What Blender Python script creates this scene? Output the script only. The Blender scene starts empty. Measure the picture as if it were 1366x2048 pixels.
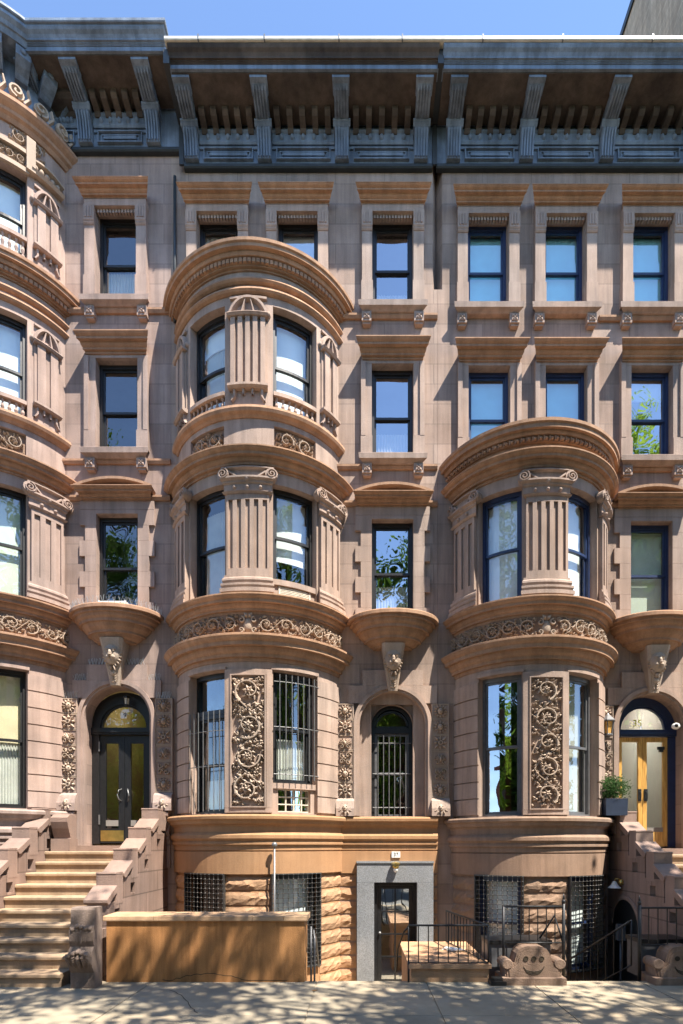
import bpy, math, random
from math import sin, cos, pi, radians, sqrt, atan2, asin
from mathutils import Vector, noise
random.seed(7)
SC = bpy.context.scene
COL = SC.collection
CAMH, CAMD, F = 1.98, 11.0, 1100.0
def Z(py, d=0.0): return CAMH + (1690 - py) * (CAMD - d) / F
def X(px, d=0.0): return (px - 720) * (CAMD - d) / F

# ------------------------------------------------------------------ materials
class N:
    def __init__(s, name):
        s.m = bpy.data.materials.new(name); s.m.use_nodes = True
        s.t = s.m.node_tree; s.t.nodes.clear()
        s.out = s('ShaderNodeOutputMaterial')
    def __call__(s, typ, **kw):
        n = s.t.nodes.new(typ)
        for k, v in kw.items():
            if k.startswith('i_'):
                k = k[2:]
                key = int(k) if k.isdigit() else k.replace('_', ' ')
                n.inputs[key].default_value = v
            else: setattr(n, k, v)
        return n
    def link(s, a, b): s.t.links.new(a, b)
def rgba(c): return (c[0], c[1], c[2], 1)
def stone(name, col, joint=None, var=0.25, streak=0.25, bump=0.25, rough=0.85, scale=1.0, fine=60, alt=None):
    n = N(name)
    geo = n('ShaderNodeNewGeometry')
    ns = n('ShaderNodeTexNoise', i_Scale=1.3*scale, i_Detail=6.0, i_Roughness=0.6); n.link(geo.outputs['Position'], ns.inputs['Vector'])
    mp = n('ShaderNodeMapping'); mp.inputs['Scale'].default_value = (7, 7, 0.55); n.link(geo.outputs['Position'], mp.inputs['Vector'])
    st = n('ShaderNodeTexNoise', i_Scale=1.0, i_Detail=4.0, i_Roughness=0.6); n.link(mp.outputs[0], st.inputs['Vector'])
    fn = n('ShaderNodeTexNoise', i_Scale=float(fine), i_Detail=3.0, i_Roughness=0.7); n.link(geo.outputs['Position'], fn.inputs['Vector'])
    r1 = n('ShaderNodeValToRGB'); n.link(ns.outputs['Fac'], r1.inputs[0])
    lo = tuple(c*(1-var) for c in col); hi = tuple(min(1, c*(1+var)) for c in col)
    if alt: lo = alt
    r1.color_ramp.elements[0].position = .32; r1.color_ramp.elements[1].position = .68
    r1.color_ramp.elements[0].color = rgba(lo); r1.color_ramp.elements[1].color = rgba(hi)
    r2 = n('ShaderNodeValToRGB'); n.link(st.outputs['Fac'], r2.inputs[0])
    r2.color_ramp.elements[0].position = .38; r2.color_ramp.elements[1].position = .6
    r2.color_ramp.elements[0].color = rgba((1-streak,)*3); r2.color_ramp.elements[1].color = (1, 1, 1, 1)
    mx = n('ShaderNodeMix', data_type='RGBA', blend_type='MULTIPLY'); mx.inputs[0].default_value = 1
    n.link(r1.outputs[0], mx.inputs[6]); n.link(r2.outputs[0], mx.inputs[7])
    r3 = n('ShaderNodeValToRGB'); n.link(fn.outputs['Fac'], r3.inputs[0])
    r3.color_ramp.elements[0].position = .3; r3.color_ramp.elements[1].position = .7
    r3.color_ramp.elements[0].color = rgba((.82,)*3 if 'granite' not in name else (.45,)*3); r3.color_ramp.elements[1].color = rgba((1.0,)*3)
    m2 = n('ShaderNodeMix', data_type='RGBA', blend_type='MULTIPLY'); m2.inputs[0].default_value = 1
    n.link(mx.outputs[2], m2.inputs[6]); n.link(r3.outputs[0], m2.inputs[7])
    pn = n('ShaderNodeTexNoise', i_Scale=.55, i_Detail=3.0, i_Roughness=.55); n.link(geo.outputs['Position'], pn.inputs['Vector'])
    r4 = n('ShaderNodeValToRGB'); n.link(pn.outputs['Fac'], r4.inputs[0])
    r4.color_ramp.elements[0].position = .36; r4.color_ramp.elements[1].position = .64
    r4.color_ramp.elements[0].color = (.84, .88, .91, 1); r4.color_ramp.elements[1].color = (1.0, .97, .94, 1)
    m4 = n('ShaderNodeMix', data_type='RGBA', blend_type='MULTIPLY'); m4.inputs[0].default_value = 1
    n.link(m2.outputs[2], m4.inputs[6]); n.link(r4.outputs[0], m4.inputs[7])
    colout = m4.outputs[2]
    bmp = n('ShaderNodeBump', i_Strength=bump, i_Distance=0.02); n.link(fn.outputs['Fac'], bmp.inputs['Height'])
    if joint:
        w, h, mort, dark = joint
        sp = n('ShaderNodeSeparateXYZ'); n.link(geo.outputs['Position'], sp.inputs[0])
        sm = n('ShaderNodeMath', operation='ADD'); n.link(sp.outputs[0], sm.inputs[0]); n.link(sp.outputs[1], sm.inputs[1])
        cb = n('ShaderNodeCombineXYZ'); n.link(sm.outputs[0], cb.inputs[0]); n.link(sp.outputs[2], cb.inputs[1])
        br = n('ShaderNodeTexBrick', offset=0.5); n.link(cb.outputs[0], br.inputs['Vector'])
        br.inputs['Scale'].default_value = 1; br.inputs['Brick Width'].default_value = w; br.inputs['Row Height'].default_value = h
        br.inputs['Mortar Size'].default_value = mort; br.inputs['Mortar Smooth'].default_value = .3
        br.inputs['Color1'].default_value = (1, 1, 1, 1); br.inputs['Color2'].default_value = rgba((.80, .78, .77)); br.inputs['Mortar'].default_value = rgba((dark,)*3)
        m3 = n('ShaderNodeMix', data_type='RGBA', blend_type='MULTIPLY'); m3.inputs[0].default_value = 1
        n.link(colout, m3.inputs[6]); n.link(br.outputs['Color'], m3.inputs[7]); colout = m3.outputs[2]
    b = n('ShaderNodeBsdfPrincipled', i_Roughness=rough)
    b.inputs['Specular IOR Level'].default_value = 0.25
    n.link(colout, b.inputs['Base Color']); n.link(bmp.outputs[0], b.inputs['Normal'])
    n.link(b.outputs[0], n.out.inputs[0])
    return n.m
def plain(name, col, rough=0.5, metal=0.0, var=0.2, scale=8, bump=0.05, spec=0.5):
    n = N(name)
    geo = n('ShaderNodeNewGeometry')
    ns = n('ShaderNodeTexNoise', i_Scale=float(scale), i_Detail=5.0); n.link(geo.outputs['Position'], ns.inputs['Vector'])
    r = n('ShaderNodeValToRGB'); n.link(ns.outputs['Fac'], r.inputs[0])
    r.color_ramp.elements[0].position = .3; r.color_ramp.elements[1].position = .7
    r.color_ramp.elements[0].color = rgba([c*(1-var) for c in col]); r.color_ramp.elements[1].color = rgba([min(1, c*(1+var)) for c in col])
    b = n('ShaderNodeBsdfPrincipled', i_Roughness=rough, i_Metallic=metal); b.inputs['Specular IOR Level'].default_value = spec
    n.link(r.outputs[0], b.inputs['Base Color'])
    bm = n('ShaderNodeBump', i_Strength=bump, i_Distance=0.01); n.link(ns.outputs['Fac'], bm.inputs['Height']); n.link(bm.outputs[0], b.inputs['Normal'])
    n.link(b.outputs[0], n.out.inputs[0]); return n.m
def glass(name, base=0.16, ior=1.6, tint=(.9, .95, .95), wave=0.02):
    n = N(name)
    geo = n('ShaderNodeNewGeometry')
    ns = n('ShaderNodeTexNoise', i_Scale=1.6, i_Detail=1.0); n.link(geo.outputs['Position'], ns.inputs['Vector'])
    bm = n('ShaderNodeBump', i_Strength=wave, i_Distance=0.25); n.link(ns.outputs['Fac'], bm.inputs['Height'])
    fr = n('ShaderNodeFresnel', i_IOR=ior); n.link(bm.outputs[0], fr.inputs['Normal'])
    io = n('ShaderNodeMix', data_type='FLOAT'); n.link(geo.outputs['Backfacing'], io.inputs[0]); io.inputs[2].default_value = ior; io.inputs[3].default_value = 1/ior
    n.link(io.outputs[0], fr.inputs['IOR'])
    ad = n('ShaderNodeMath', operation='ADD', use_clamp=True); ad.inputs[1].default_value = base; n.link(fr.outputs[0], ad.inputs[0])
    tr = n('ShaderNodeBsdfTransparent'); tr.inputs[0].default_value = rgba(tint)
    gl = n('ShaderNodeBsdfGlossy', i_Roughness=0.01); gl.inputs[0].default_value = (.95, .97, 1, 1); n.link(bm.outputs[0], gl.inputs['Normal'])
    mx = n('ShaderNodeMixShader'); n.link(ad.outputs[0], mx.inputs[0]); n.link(tr.outputs[0], mx.inputs[1]); n.link(gl.outputs[0], mx.inputs[2])
    n.link(mx.outputs[0], n.out.inputs[0]); return n.m
def leafmat(name, c1, c2):
    n = N(name)
    geo = n('ShaderNodeNewGeometry')
    ns = n('ShaderNodeTexNoise', i_Scale=1.1, i_Detail=3.0); n.link(geo.outputs['Position'], ns.inputs['Vector'])
    r = n('ShaderNodeValToRGB'); n.link(ns.outputs['Fac'], r.inputs[0])
    r.color_ramp.elements[0].position = .35; r.color_ramp.elements[1].position = .65
    r.color_ramp.elements[0].color = rgba(c1); r.color_ramp.elements[1].color = rgba(c2)
    d = n('ShaderNodeBsdfDiffuse'); t = n('ShaderNodeBsdfTranslucent'); n.link(r.outputs[0], d.inputs[0]); n.link(r.outputs[0], t.inputs[0])
    mx = n('ShaderNodeMixShader'); mx.inputs[0].default_value = .55; n.link(d.outputs[0], mx.inputs[1]); n.link(t.outputs[0], mx.inputs[2])
    n.link(mx.outputs[0], n.out.inputs[0]); return n.m
def woodmat(name, c1, c2):
    n = N(name)
    geo = n('ShaderNodeNewGeometry')
    mp = n('ShaderNodeMapping'); mp.inputs['Scale'].default_value = (38, 38, 2.2); n.link(geo.outputs['Position'], mp.inputs['Vector'])
    ns = n('ShaderNodeTexNoise', i_Scale=1.0, i_Detail=6.0, i_Distortion=1.2); n.link(mp.outputs[0], ns.inputs['Vector'])
    r = n('ShaderNodeValToRGB'); n.link(ns.outputs['Fac'], r.inputs[0])
    r.color_ramp.elements[0].position = .38; r.color_ramp.elements[1].position = .62
    r.color_ramp.elements[0].color = rgba(c1); r.color_ramp.elements[1].color = rgba(c2)
    b = n('ShaderNodeBsdfPrincipled', i_Roughness=0.3); n.link(r.outputs[0], b.inputs['Base Color'])
    n.link(b.outputs[0], n.out.inputs[0]); return n.m
JOINT = (0.98, 0.40, 0.012, 0.70)
M = {}
for k, c in (('39', (.425, .31, .262)), ('37', (.45, .332, .268)), ('35', (.415, .302, .242))):
    M['wall'+k] = stone('brownstone_wall_'+k, c, joint=JOINT, var=.16, streak=.24)
    M['st'+k] = stone('brownstone_'+k, c, var=.16, streak=.24)
    M['mo'+k] = stone('brownstone_moulding_'+k, tuple(a*b for a, b in zip(c, (1.0, .80, .61))), var=.18, streak=.24)
M['carve'] = stone('brownstone_carving', (.46, .355, .275), var=.15, streak=.1)
M['carvebg'] = stone('brownstone_carving_ground', (.30, .195, .14), var=.15, streak=.1)  # recess shade, along with dirt, is put into this darker ground colour
M['base37'] = stone('painted_base', (.45, .25, .128), var=.1, streak=.12)
M['base35'] = stone('brownstone_base', (.33, .215, .15), var=.14, streak=.2)
M['base39'] = M['st39']
M['rock37'] = stone('rock_faced_painted', (.52, .31, .18), var=.14, streak=.1, bump=.5)
M['rock35'] = stone('rock_faced_brown', (.34, .225, .155), var=.16, streak=.15, bump=.5)
M['rock39'] = M['rock37']
M['stucco'] = stone('orange_stucco', (.50, .235, .088), var=.18, streak=.34, bump=.4, fine=80)
M['cap'] = stone('stucco_cap', (.50, .32, .19), var=.1, streak=.1)
M['step'] = stone('step_stone', (.43, .30, .195), var=.2, streak=.2)
M['stoop'] = stone('stoop_stone', (.33, .225, .18), var=.12, streak=.12, bump=.5)
M['stoopwall'] = stone('stoop_wall_stone', (.33, .225, .18), joint=(1.1, .375, .014, .55), var=.14, streak=.2, bump=.5)
M['newel'] = stone('weathered_newel', (.27, .195, .155), var=.3, streak=.3, bump=.6)
M['gatestone'] = stone('weathered_gate_stone', (.27, .18, .13), var=.28, streak=.25, bump=.7)
M['concrete'] = stone('sidewalk_concrete', (.385, .315, .225), var=.22, streak=.08, bump=.4, fine=90, scale=.8)
M['asphalt'] = stone('asphalt', (.20, .19, .175), var=.2, streak=.05, bump=.6)
M['dirt'] = stone('dark_soil', (.06, .045, .03), var=.3)  # soil colour, also used for the shade in the carved holes
M['granite'] = stone('grey_granite', (.33, .34, .355), var=.14, streak=.04, fine=55, rough=.4)
M['cornice'] = stone('cornice_paint', (.21, .26, .34), var=.3, streak=.35, rough=.55)
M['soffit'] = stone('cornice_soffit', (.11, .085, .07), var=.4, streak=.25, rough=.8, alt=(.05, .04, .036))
M['gutter'] = plain('gutter_metal', (.62, .58, .5), .45, .3, .15)
M['corndark'] = plain('cornice_band', (.03, .034, .036), .5)
M['black'] = plain('black_paint', (.012, .012, .013), .4, 0, .3, 20)
M['iron'] = plain('wrought_iron', (.014, .014, .015), .45, .2, .3, 30)
M['grate'] = plain('window_grating', (.07, .066, .062), .45, .5, .4, 30)
M['bars'] = plain('grey_bars', (.15, .15, .15), .45, .3, .2, 20)
M['navy'] = plain('navy_frame', (.018, .032, .085), .35)
M['charcoal'] = plain('charcoal_frame', (.10, .10, .105), .4)
M['white'] = plain('white_plastic', (.75, .74, .70), .5, 0, .06)
M['cream'] = plain('cream_metal', (.55, .50, .40), .5, 0, .1)
M['silver'] = plain('silver_metal', (.20, .20, .20), .4, .5, .1)
M['brass'] = plain('brass', (.62, .44, .14), .28, .9, .2)
M['blind'] = plain('window_blind', (.84, .85, .83), .8, 0, .06, 3)
M['warmblind'] = plain('warm_roller_blind', (.80, .66, .42), .8, 0, .1, 3)
M['curtain'] = plain('curtain_cloth', (.62, .60, .54), .9, 0, .1, 4)
M['blindgreen'] = plain('green_blind', (.66, .70, .58), .8, 0, .08, 3)
M['warm'] = plain('warm_hall', (.46, .38, .21), .8, 0, .15, 2)
M['hallwhite'] = plain('hall_white', (.72, .68, .62), .8, 0, .06, 2)
M['room'] = plain('room_plaster', (.22, .20, .18), .9, 0, .15, 2)
M['oak'] = woodmat('oak_door', (.42, .21, .05), (.70, .42, .12))
M['pot'] = plain('navy_pot', (.02, .03, .055), .45)
M['amber'] = plain('amber_glass', (.75, .42, .12), .2, 0, .3, 30)
M['glass'] = glass('window_glass', .12, 1.55, wave=.05)
M['glassteal'] = glass('tinted_glass', .22, 1.5, (.52, .88, .95))
M['glassclear'] = glass('door_glass', .06, 1.5)
M['glassdark'] = glass('reflective_glass', .38, 1.6, wave=.05)
M['gold'] = plain('gold_leaf', (.90, .78, .12), .5, 0)
M['leaf'] = leafmat('tree_leaves', (.035, .075, .012), (.10, .19, .03))
M['leafpale'] = leafmat('willow_leaves', (.17, .28, .03), (.36, .52, .07))
M['shrub'] = leafmat('shrub_leaves', (.025, .06, .018), (.075, .14, .05))
M['bark'] = stone('bark', (.10, .075, .055), var=.3, streak=.4, bump=1.0, fine=25)
M['brickfar'] = stone('tan_brick', (.66, .50, .35), joint=(.4, .13, .02, .75), var=.15)
M['lime'] = stone('pale_limestone', (.62, .58, .50), joint=(1.2, .5, .015, .75), var=.08)
M['redbrick'] = stone('red_brick', (.27, .10, .065), joint=(.42, .14, .02, .8), var=.2)
_n = N('lit_hall_lamp'); _e = _n('ShaderNodeEmission', i_Strength=5.0); _e.inputs[0].default_value = (1, .82, .5, 1); _n.link(_e.outputs[0], _n.out.inputs[0]); M['lamp'] = _n.m
_n = N('lit_white_lamp'); _e = _n('ShaderNodeEmission', i_Strength=16.0); _e.inputs[0].default_value = (1, .93, .84, 1); _n.link(_e.outputs[0], _n.out.inputs[0]); M['lamp2'] = _n.m
M['dryleaf'] = plain('dry_leaf', (.30, .16, .06), .8)
M['spike'] = plain('bird_spike', (.45, .42, .38), .4, .5)

# ------------------------------------------------------------------ mesh builder
ORG = {}
def flat(x=0, y=0, z=0):
    return lambda u, v, d: (x + u, y - d, z + v)
def arc(xc, R, y0, z=0):
    return lambda u, v, d: (xc + (R + d) * sin(u / R), y0 - (R + d) * cos(u / R), z + v)
class MB:
    def __init__(s): s.v = []; s.f = []; s.sm = []
    def add(s, vs, fs, smooth=False):
        o = len(s.v); s.v += vs
        s.f += [tuple(o + i for i in f) for f in fs]; s.sm += [smooth] * len(fs)
    def box(s, x0, x1, y0, y1, z0, z1):
        s.add([(x0,y0,z0),(x1,y0,z0),(x1,y1,z0),(x0,y1,z0),(x0,y0,z1),(x1,y0,z1),(x1,y1,z1),(x0,y1,z1)],
              [(0,3,2,1),(4,5,6,7),(0,1,5,4),(1,2,6,5),(2,3,7,6),(3,0,4,7)])
    def ubox(s, S, u0, u1, v0, v1, d0, d1, du=None):
        n = 1 if not du else max(1, int(math.ceil((u1 - u0) / du)))
        vs = []
        for i in range(n + 1):
            u = u0 + (u1 - u0) * i / n
            vs += [S(u, v0, d0), S(u, v1, d0), S(u, v1, d1), S(u, v0, d1)]
        fs = []
        for i in range(n):
            a, b = 4*i, 4*i+4
            fs += [(a+3, b+3, b+2, a+2), (a, a+1, b+1, b), (a+1, a+2, b+2, b+1), (a, b, b+3, a+3)]
        fs += [(0, 3, 2, 1), (4*n, 4*n+1, 4*n+2, 4*n+3)]
        s.add(vs, fs)
    def sweep(s, S, u0, u1, prof, du=None, smooth=False, ext=0.0):
        # profile [(d, v)] closed polygon, ext: lateral growth of the ends per unit d (mitred returns)
        n = 1 if not du else max(1, int(math.ceil((u1 - u0) / du)))
        k = len(prof); vs = []
        for i in range(n + 1):
            for d, v in prof:
                a, b = u0 - ext * d, u1 + ext * d
                vs.append(S(a + (b - a) * i / n, v, d))
        fs = []
        for i in range(n):
            for j in range(k):
                jj = (j + 1) % k
                fs.append((i*k + j, (i+1)*k + j, (i+1)*k + jj, i*k + jj))
        fs += [tuple(range(k)), tuple(n*k + j for j in reversed(range(k)))]
        s.add(vs, fs, smooth)
    def wall(s, S, u0, u1, v0, v1, holes, t, du=None, front=0.0):
        us = sorted(set([u0, u1] + [h for H in holes for h in H[:2] if u0 < h < u1]))
        if du:
            e = []
            for a, b in zip(us, us[1:]):
                n = max(1, int(math.ceil((b - a) / du)))
                e += [a + (b - a) * i / n for i in range(n)]
            us = e + [us[-1]]
        vs_ = sorted(set([v0, v1] + [h for H in holes for h in H[2:4] if v0 < h < v1]))
        def solid(i, j):
            if i < 0 or j < 0 or i >= len(us) - 1 or j >= len(vs_) - 1: return False
            cu = (us[i] + us[i+1]) / 2; cv = (vs_[j] + vs_[j+1]) / 2
            return not any(H[0] < cu < H[1] and H[2] < cv < H[3] for H in holes)
        for i in range(len(us) - 1):
            for j in range(len(vs_) - 1):
                if not solid(i, j): continue
                a, b, c, e = us[i], us[i+1], vs_[j], vs_[j+1]
                P = [S(a,c,front), S(b,c,front), S(b,e,front), S(a,e,front), S(a,c,-t), S(b,c,-t), S(b,e,-t), S(a,e,-t)]
                fs = [(0,1,2,3), (4,7,6,5)]
                if not solid(i-1, j): fs.append((0,3,7,4))
                if not solid(i+1, j): fs.append((1,5,6,2))
                if not solid(i, j-1): fs.append((0,4,5,1))
                if not solid(i, j+1): fs.append((3,2,6,7))
                s.add(P, fs)
    def spandrel(s, S, uc, r, vs, vtop, t, front=0.0, n=20, hw=None):
        # fills between a round arch (radius r, springing vs) and the rectangle uc+-hw up to vtop
        hw = hw or r
        pts = [(uc + r * cos(pi - pi * i / n), vs + r * sin(pi * i / n)) for i in range(n + 1)]
        for (a, b), (c, e) in zip(pts, pts[1:]):
            s.add([S(a,b,front), S(c,e,front), S(c,vtop,front), S(a,vtop,front), S(a,b,-t), S(c,e,-t)],
                  [(0,1,2,3), (1,0,4,5)])
    def ring(s, S, uc, vc, r0, r1, d0, d1, a0=0.0, a1=pi, n=24):
        vs = []
        for i in range(n + 1):
            a = a0 + (a1 - a0) * i / n
            for r, d in ((r0, d0), (r1, d0), (r1, d1), (r0, d1)):
                vs.append(S(uc + r * cos(a), vc + r * sin(a), d))
        fs = []
        for i in range(n):
            for j in range(4):
                fs.append((4*i+j, 4*i+(j+1) % 4, 4*i+4+(j+1) % 4, 4*i+4+j))
        fs += [(0,3,2,1), (4*n, 4*n+1, 4*n+2, 4*n+3)]
        s.add(vs, fs)
    def disc(s, S, uc, vc, r, d, a0=0.0, a1=pi, n=20):
        vs = [S(uc, vc, d)] + [S(uc + r * cos(a0 + (a1 - a0) * i / n), vc + r * sin(a0 + (a1 - a0) * i / n), d) for i in range(n + 1)]
        s.add(vs, [(0, i + 1, i + 2) for i in range(n)])
    def stroke(s, S, pts, w, h, d0, taper=True):
        n = len(pts); vs = []
        for i, (u, v) in enumerate(pts):
            a = pts[max(0, i-1)]; b = pts[min(n-1, i+1)]
            tu, tv = b[0]-a[0], b[1]-a[1]; L = sqrt(tu*tu+tv*tv) or 1
            k = w * (1 - .6 * i / n if taper else 1)
            nu, nv = -tv/L*k, tu/L*k
            vs += [S(u+nu, v+nv, d0), S(u+nu*.45, v+nv*.45, d0+h), S(u-nu*.45, v-nv*.45, d0+h), S(u-nu, v-nv, d0)]
        fs = []
        for i in range(n-1):
            for j in range(3): fs.append((4*i+j, 4*i+j+1, 4*i+5+j, 4*i+4+j))
        s.add(vs, fs)
    def leaf(s, S, u, v, ang, L, W, d0, h):
        c, sn = cos(ang), sin(ang)
        def P(a, b, d): return S(u + a*c - b*sn, v + a*sn + b*c, d)
        s.add([P(0,0,d0), P(L*.45,W,d0+h*.4), P(L,0,d0+h*.6), P(L*.45,-W,d0+h*.4), P(L*.4,0,d0+h), P(L*.2,W*.7,d0), P(L*.2,-W*.7,d0), P(L*.45,W,d0), P(L,0,d0), P(L*.45,-W,d0)],
              [(0,4,1), (1,4,2), (2,4,3), (3,4,0), (1,2,8,7), (2,3,9,8), (0,1,7), (3,0,9)])
    def dome(s, S, u, v, ru, rv, h, d0, rings=3, n=10):
        vs = [S(u, v, d0+h)]
        for i in range(1, rings+1):
            a = pi/2 * i / rings
            for j in range(n):
                b = 2*pi*j/n
                vs.append(S(u + ru*sin(a)*cos(b), v + rv*sin(a)*sin(b), d0 + h*cos(a)))
        fs = [(0, 1+j, 1+(j+1) % n) for j in range(n)]
        for i in range(rings-1):
            for j in range(n):
                a = 1+i*n+j; b = 1+i*n+(j+1) % n
                fs.append((a, a+n, b+n, b))
        s.add(vs, fs, True)
    def tube(s, pts, r, n=6, r2=None):
        P = [Vector(p) for p in pts]; m = len(P); vs = []
        for i, p in enumerate(P):
            t = (P[min(m-1, i+1)] - P[max(0, i-1)]).normalized()
            a = Vector((0,0,1)) if abs(t.z) < .9 else Vector((1,0,0))
            x = t.cross(a).normalized(); y = t.cross(x)
            rr = r if r2 is None else r + (r2 - r) * i / (m-1)
            for j in range(n):
                b = 2*pi*j/n; q = p + x*rr*cos(b) + y*rr*sin(b); vs.append(tuple(q))
        fs = [(i*n+j, i*n+(j+1) % n, (i+1)*n+(j+1) % n, (i+1)*n+j) for i in range(m-1) for j in range(n)]
        fs += [tuple(reversed(range(n))), tuple((m-1)*n+j for j in range(n))]
        s.add(vs, fs, n > 5)
    def ball(s, c, r, n=8, sc=(1,1,1)):
        vs = []; m = n//2+1
        for i in range(m+1):
            a = pi*i/m
            for j in range(n):
                b = 2*pi*j/n
                vs.append((c[0]+r*sc[0]*sin(a)*cos(b), c[1]+r*sc[1]*sin(a)*sin(b), c[2]+r*sc[2]*cos(a)))
        fs = [(i*n+j, (i+1)*n+j, (i+1)*n+(j+1) % n, i*n+(j+1) % n) for i in range(m) for j in range(n)]
        s.add(vs, fs, True)
    def lathe(s, c, prof, n=16, a0=0.0, a1=2*pi, sx=1.0, sy=1.0):
        vs = []; k = len(prof)
        for i in range(n+1):
            a = a0+(a1-a0)*i/n
            for r, z in prof: vs.append((c[0]+r*cos(a)*sx, c[1]+r*sin(a)*sy, c[2]+z))
        fs = [(i*k+j, (i+1)*k+j, (i+1)*k+j+1, i*k+j+1) for i in range(n) for j in range(k-1)]
        s.add(vs, fs)
    def prism(s, S, poly, d0, d1):
        n = len(poly)
        s.add([S(u, v, d0) for u, v in poly] + [S(u, v, d1) for u, v in poly],
              [tuple(range(n, 2*n)), tuple(reversed(range(n)))] + [(i, (i+1) % n, n+(i+1) % n, n+i) for i in range(n)])
    def build(s, name, mat, parent=None):
        me = bpy.data.meshes.new(name)
        o = bpy.data.objects.new(name, me); COL.objects.link(o)
        ox, oy, oz = ORG.get(parent.name, (0, 0, 0)) if parent else (0, 0, 0)
        me.from_pydata([(a-ox, b-oy, c-oz) for a, b, c in s.v], [], s.f)
        me.polygons.foreach_set('use_smooth', s.sm)
        me.materials.append(mat); me.update()
        if parent: o.parent = parent; ORG[o.name] = (ox, oy, oz)
        else: ORG[o.name] = (0, 0, 0)
        return o
def tag(o, label, cat=None, group=None, kind=None):
    if label: o['label'] = label
    if cat: o['category'] = cat
    if group: o['group'] = group
    if kind: o['kind'] = kind
    return o
def thing(name, loc, label, cat, group=None):
    o = bpy.data.objects.new(name, None); COL.objects.link(o); o.location = loc; o.empty_display_size = .2
    ORG[o.name] = tuple(loc)
    return tag(o, label, cat, group)
def single(mb, name, mat, label, cat, group=None, loc=None):
    # one-mesh thing
    return tag(mb.build(name, mat), label, cat, group)

# ------------------------------------------------------------------ carving
def spiral(uc, vc, r, a0, turns, sgn, n=22, rmin=.12):
    return [(uc + r*(1-(1-rmin)*i/n)*cos(a0+sgn*2*pi*turns*i/n), vc + r*(1-(1-rmin)*i/n)*sin(a0+sgn*2*pi*turns*i/n)) for i in range(n+1)]
def carve(mb, S, u0, u1, v0, v1, d0, seed=0, h=.05, dens=1.0):
    rnd = random.Random(seed)
    w, l = u1-u0, v1-v0
    vert = l > w
    A, B = (w, l) if vert else (l, w)        # A short side, B long side
    def T(a, b): return (u0+a, v0+b) if vert else (u0+b, v0+a)
    def lf(u, v, an, L, W, dd, hh):
        ex, ey = u+cos(an)*L, v+sin(an)*L
        k = 1.0
        if ex > u1: k = min(k, (u1-u)/(ex-u))
        if ex < u0: k = min(k, (u-u0)/(u-ex))
        if ey > v1: k = min(k, (v1-v)/(ey-v))
        if ey < v0: k = min(k, (v-v0)/(v-ey))
        if k > .25: mb.leaf(S, u, v, an, L*k, W, dd, hh)
    n = max(1, int(round(B/(A*.95)))); step = B/n
    r0 = min(A, step)*.43
    for i in range(n):
        r = r0*rnd.uniform(.86, 1.04)
        sgn = (1 if i % 2 else -1)*(1 if seed % 2 else -1)
        uc, vc = T(A/2+rnd.uniform(-.05, .05)*A, step*(i+.5)+rnd.uniform(-.05, .05)*step)
        a0 = rnd.uniform(0, 2*pi); m = 26
        sp = spiral(uc, vc, r, a0, rnd.uniform(1.15, 1.5), sgn, m)
        mb.stroke(S, sp, r*.115, h*.95, d0)
        nb = rnd.choice((5, 6, 7))
        for k in range(nb):
            an = a0+k*2*pi/nb; lf(uc, vc, an, r*.44, r*.15, d0+h*.1, h*1.1)
        mb.dome(S, uc, vc, r*.15, r*.15, h*1.4, d0, 2, 7)
        for k in range(0, m-4, 1):
            p = sp[k]; q = sp[k+1]; t = atan2(q[1]-p[1], q[0]-p[0])
            if k % 2 == 0: lf(p[0], p[1], t-sgn*rnd.uniform(.35, 1.1), r*rnd.uniform(.26, .5), r*rnd.uniform(.09, .14), d0+h*.25, h*rnd.uniform(.6, 1.0))
            if k % 3 == 0 and k < m*.6: lf(p[0], p[1], t+sgn*rnd.uniform(.4, 1.2), r*rnd.uniform(.2, .38), r*rnd.uniform(.08, .12), d0+h*.2, h*rnd.uniform(.6, .95))
        if i < n-1:
            b = step*(i+.5)
            p = T(A*(.5+sgn*.40), b); q = T(A*.5, b+step*.5); q2 = T(A*(.5-sgn*.40), b+step)
            pts = [p, ((p[0]+q[0])/2+(sgn*.06*A if vert else 0), (p[1]+q[1])/2+(0 if vert else sgn*.06*A)), q, ((q2[0]+q[0])/2-(sgn*.06*A if vert else 0), (q2[1]+q[1])/2-(0 if vert else sgn*.06*A)), q2]
            mb.stroke(S, pts, r*.07, h*.75, d0, False)
            for p in pts[1:4]:
                for q in (-1, 1): lf(p[0], p[1], rnd.uniform(0, 6.28), r*.4, r*.13, d0+h*.2, h)
    for k in range(int(dens*B/A*40)):
        a, b = rnd.uniform(.03, .97)*A, rnd.uniform(.01, .99)*B
        i = min(n-1, int(b/step)); q = sqrt((a-A/2)**2+(b-step*(i+.5))**2)
        if q < r0*.95: continue
        u, v = T(a, b); an = rnd.uniform(0, 2*pi); L = r0*rnd.uniform(.24, .46)
        lf(u, v, an, L, L*.32, d0, h*rnd.uniform(.6, 1.0)); lf(u, v, an+rnd.choice((-1, 1))*rnd.uniform(.7, 1.3), L*.8, L*.26, d0, h*rnd.uniform(.5, .9))
        if rnd.random() < .25: mb.dome(S, u, v, L*.28, L*.28, h*.95, d0, 2, 6)
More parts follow.
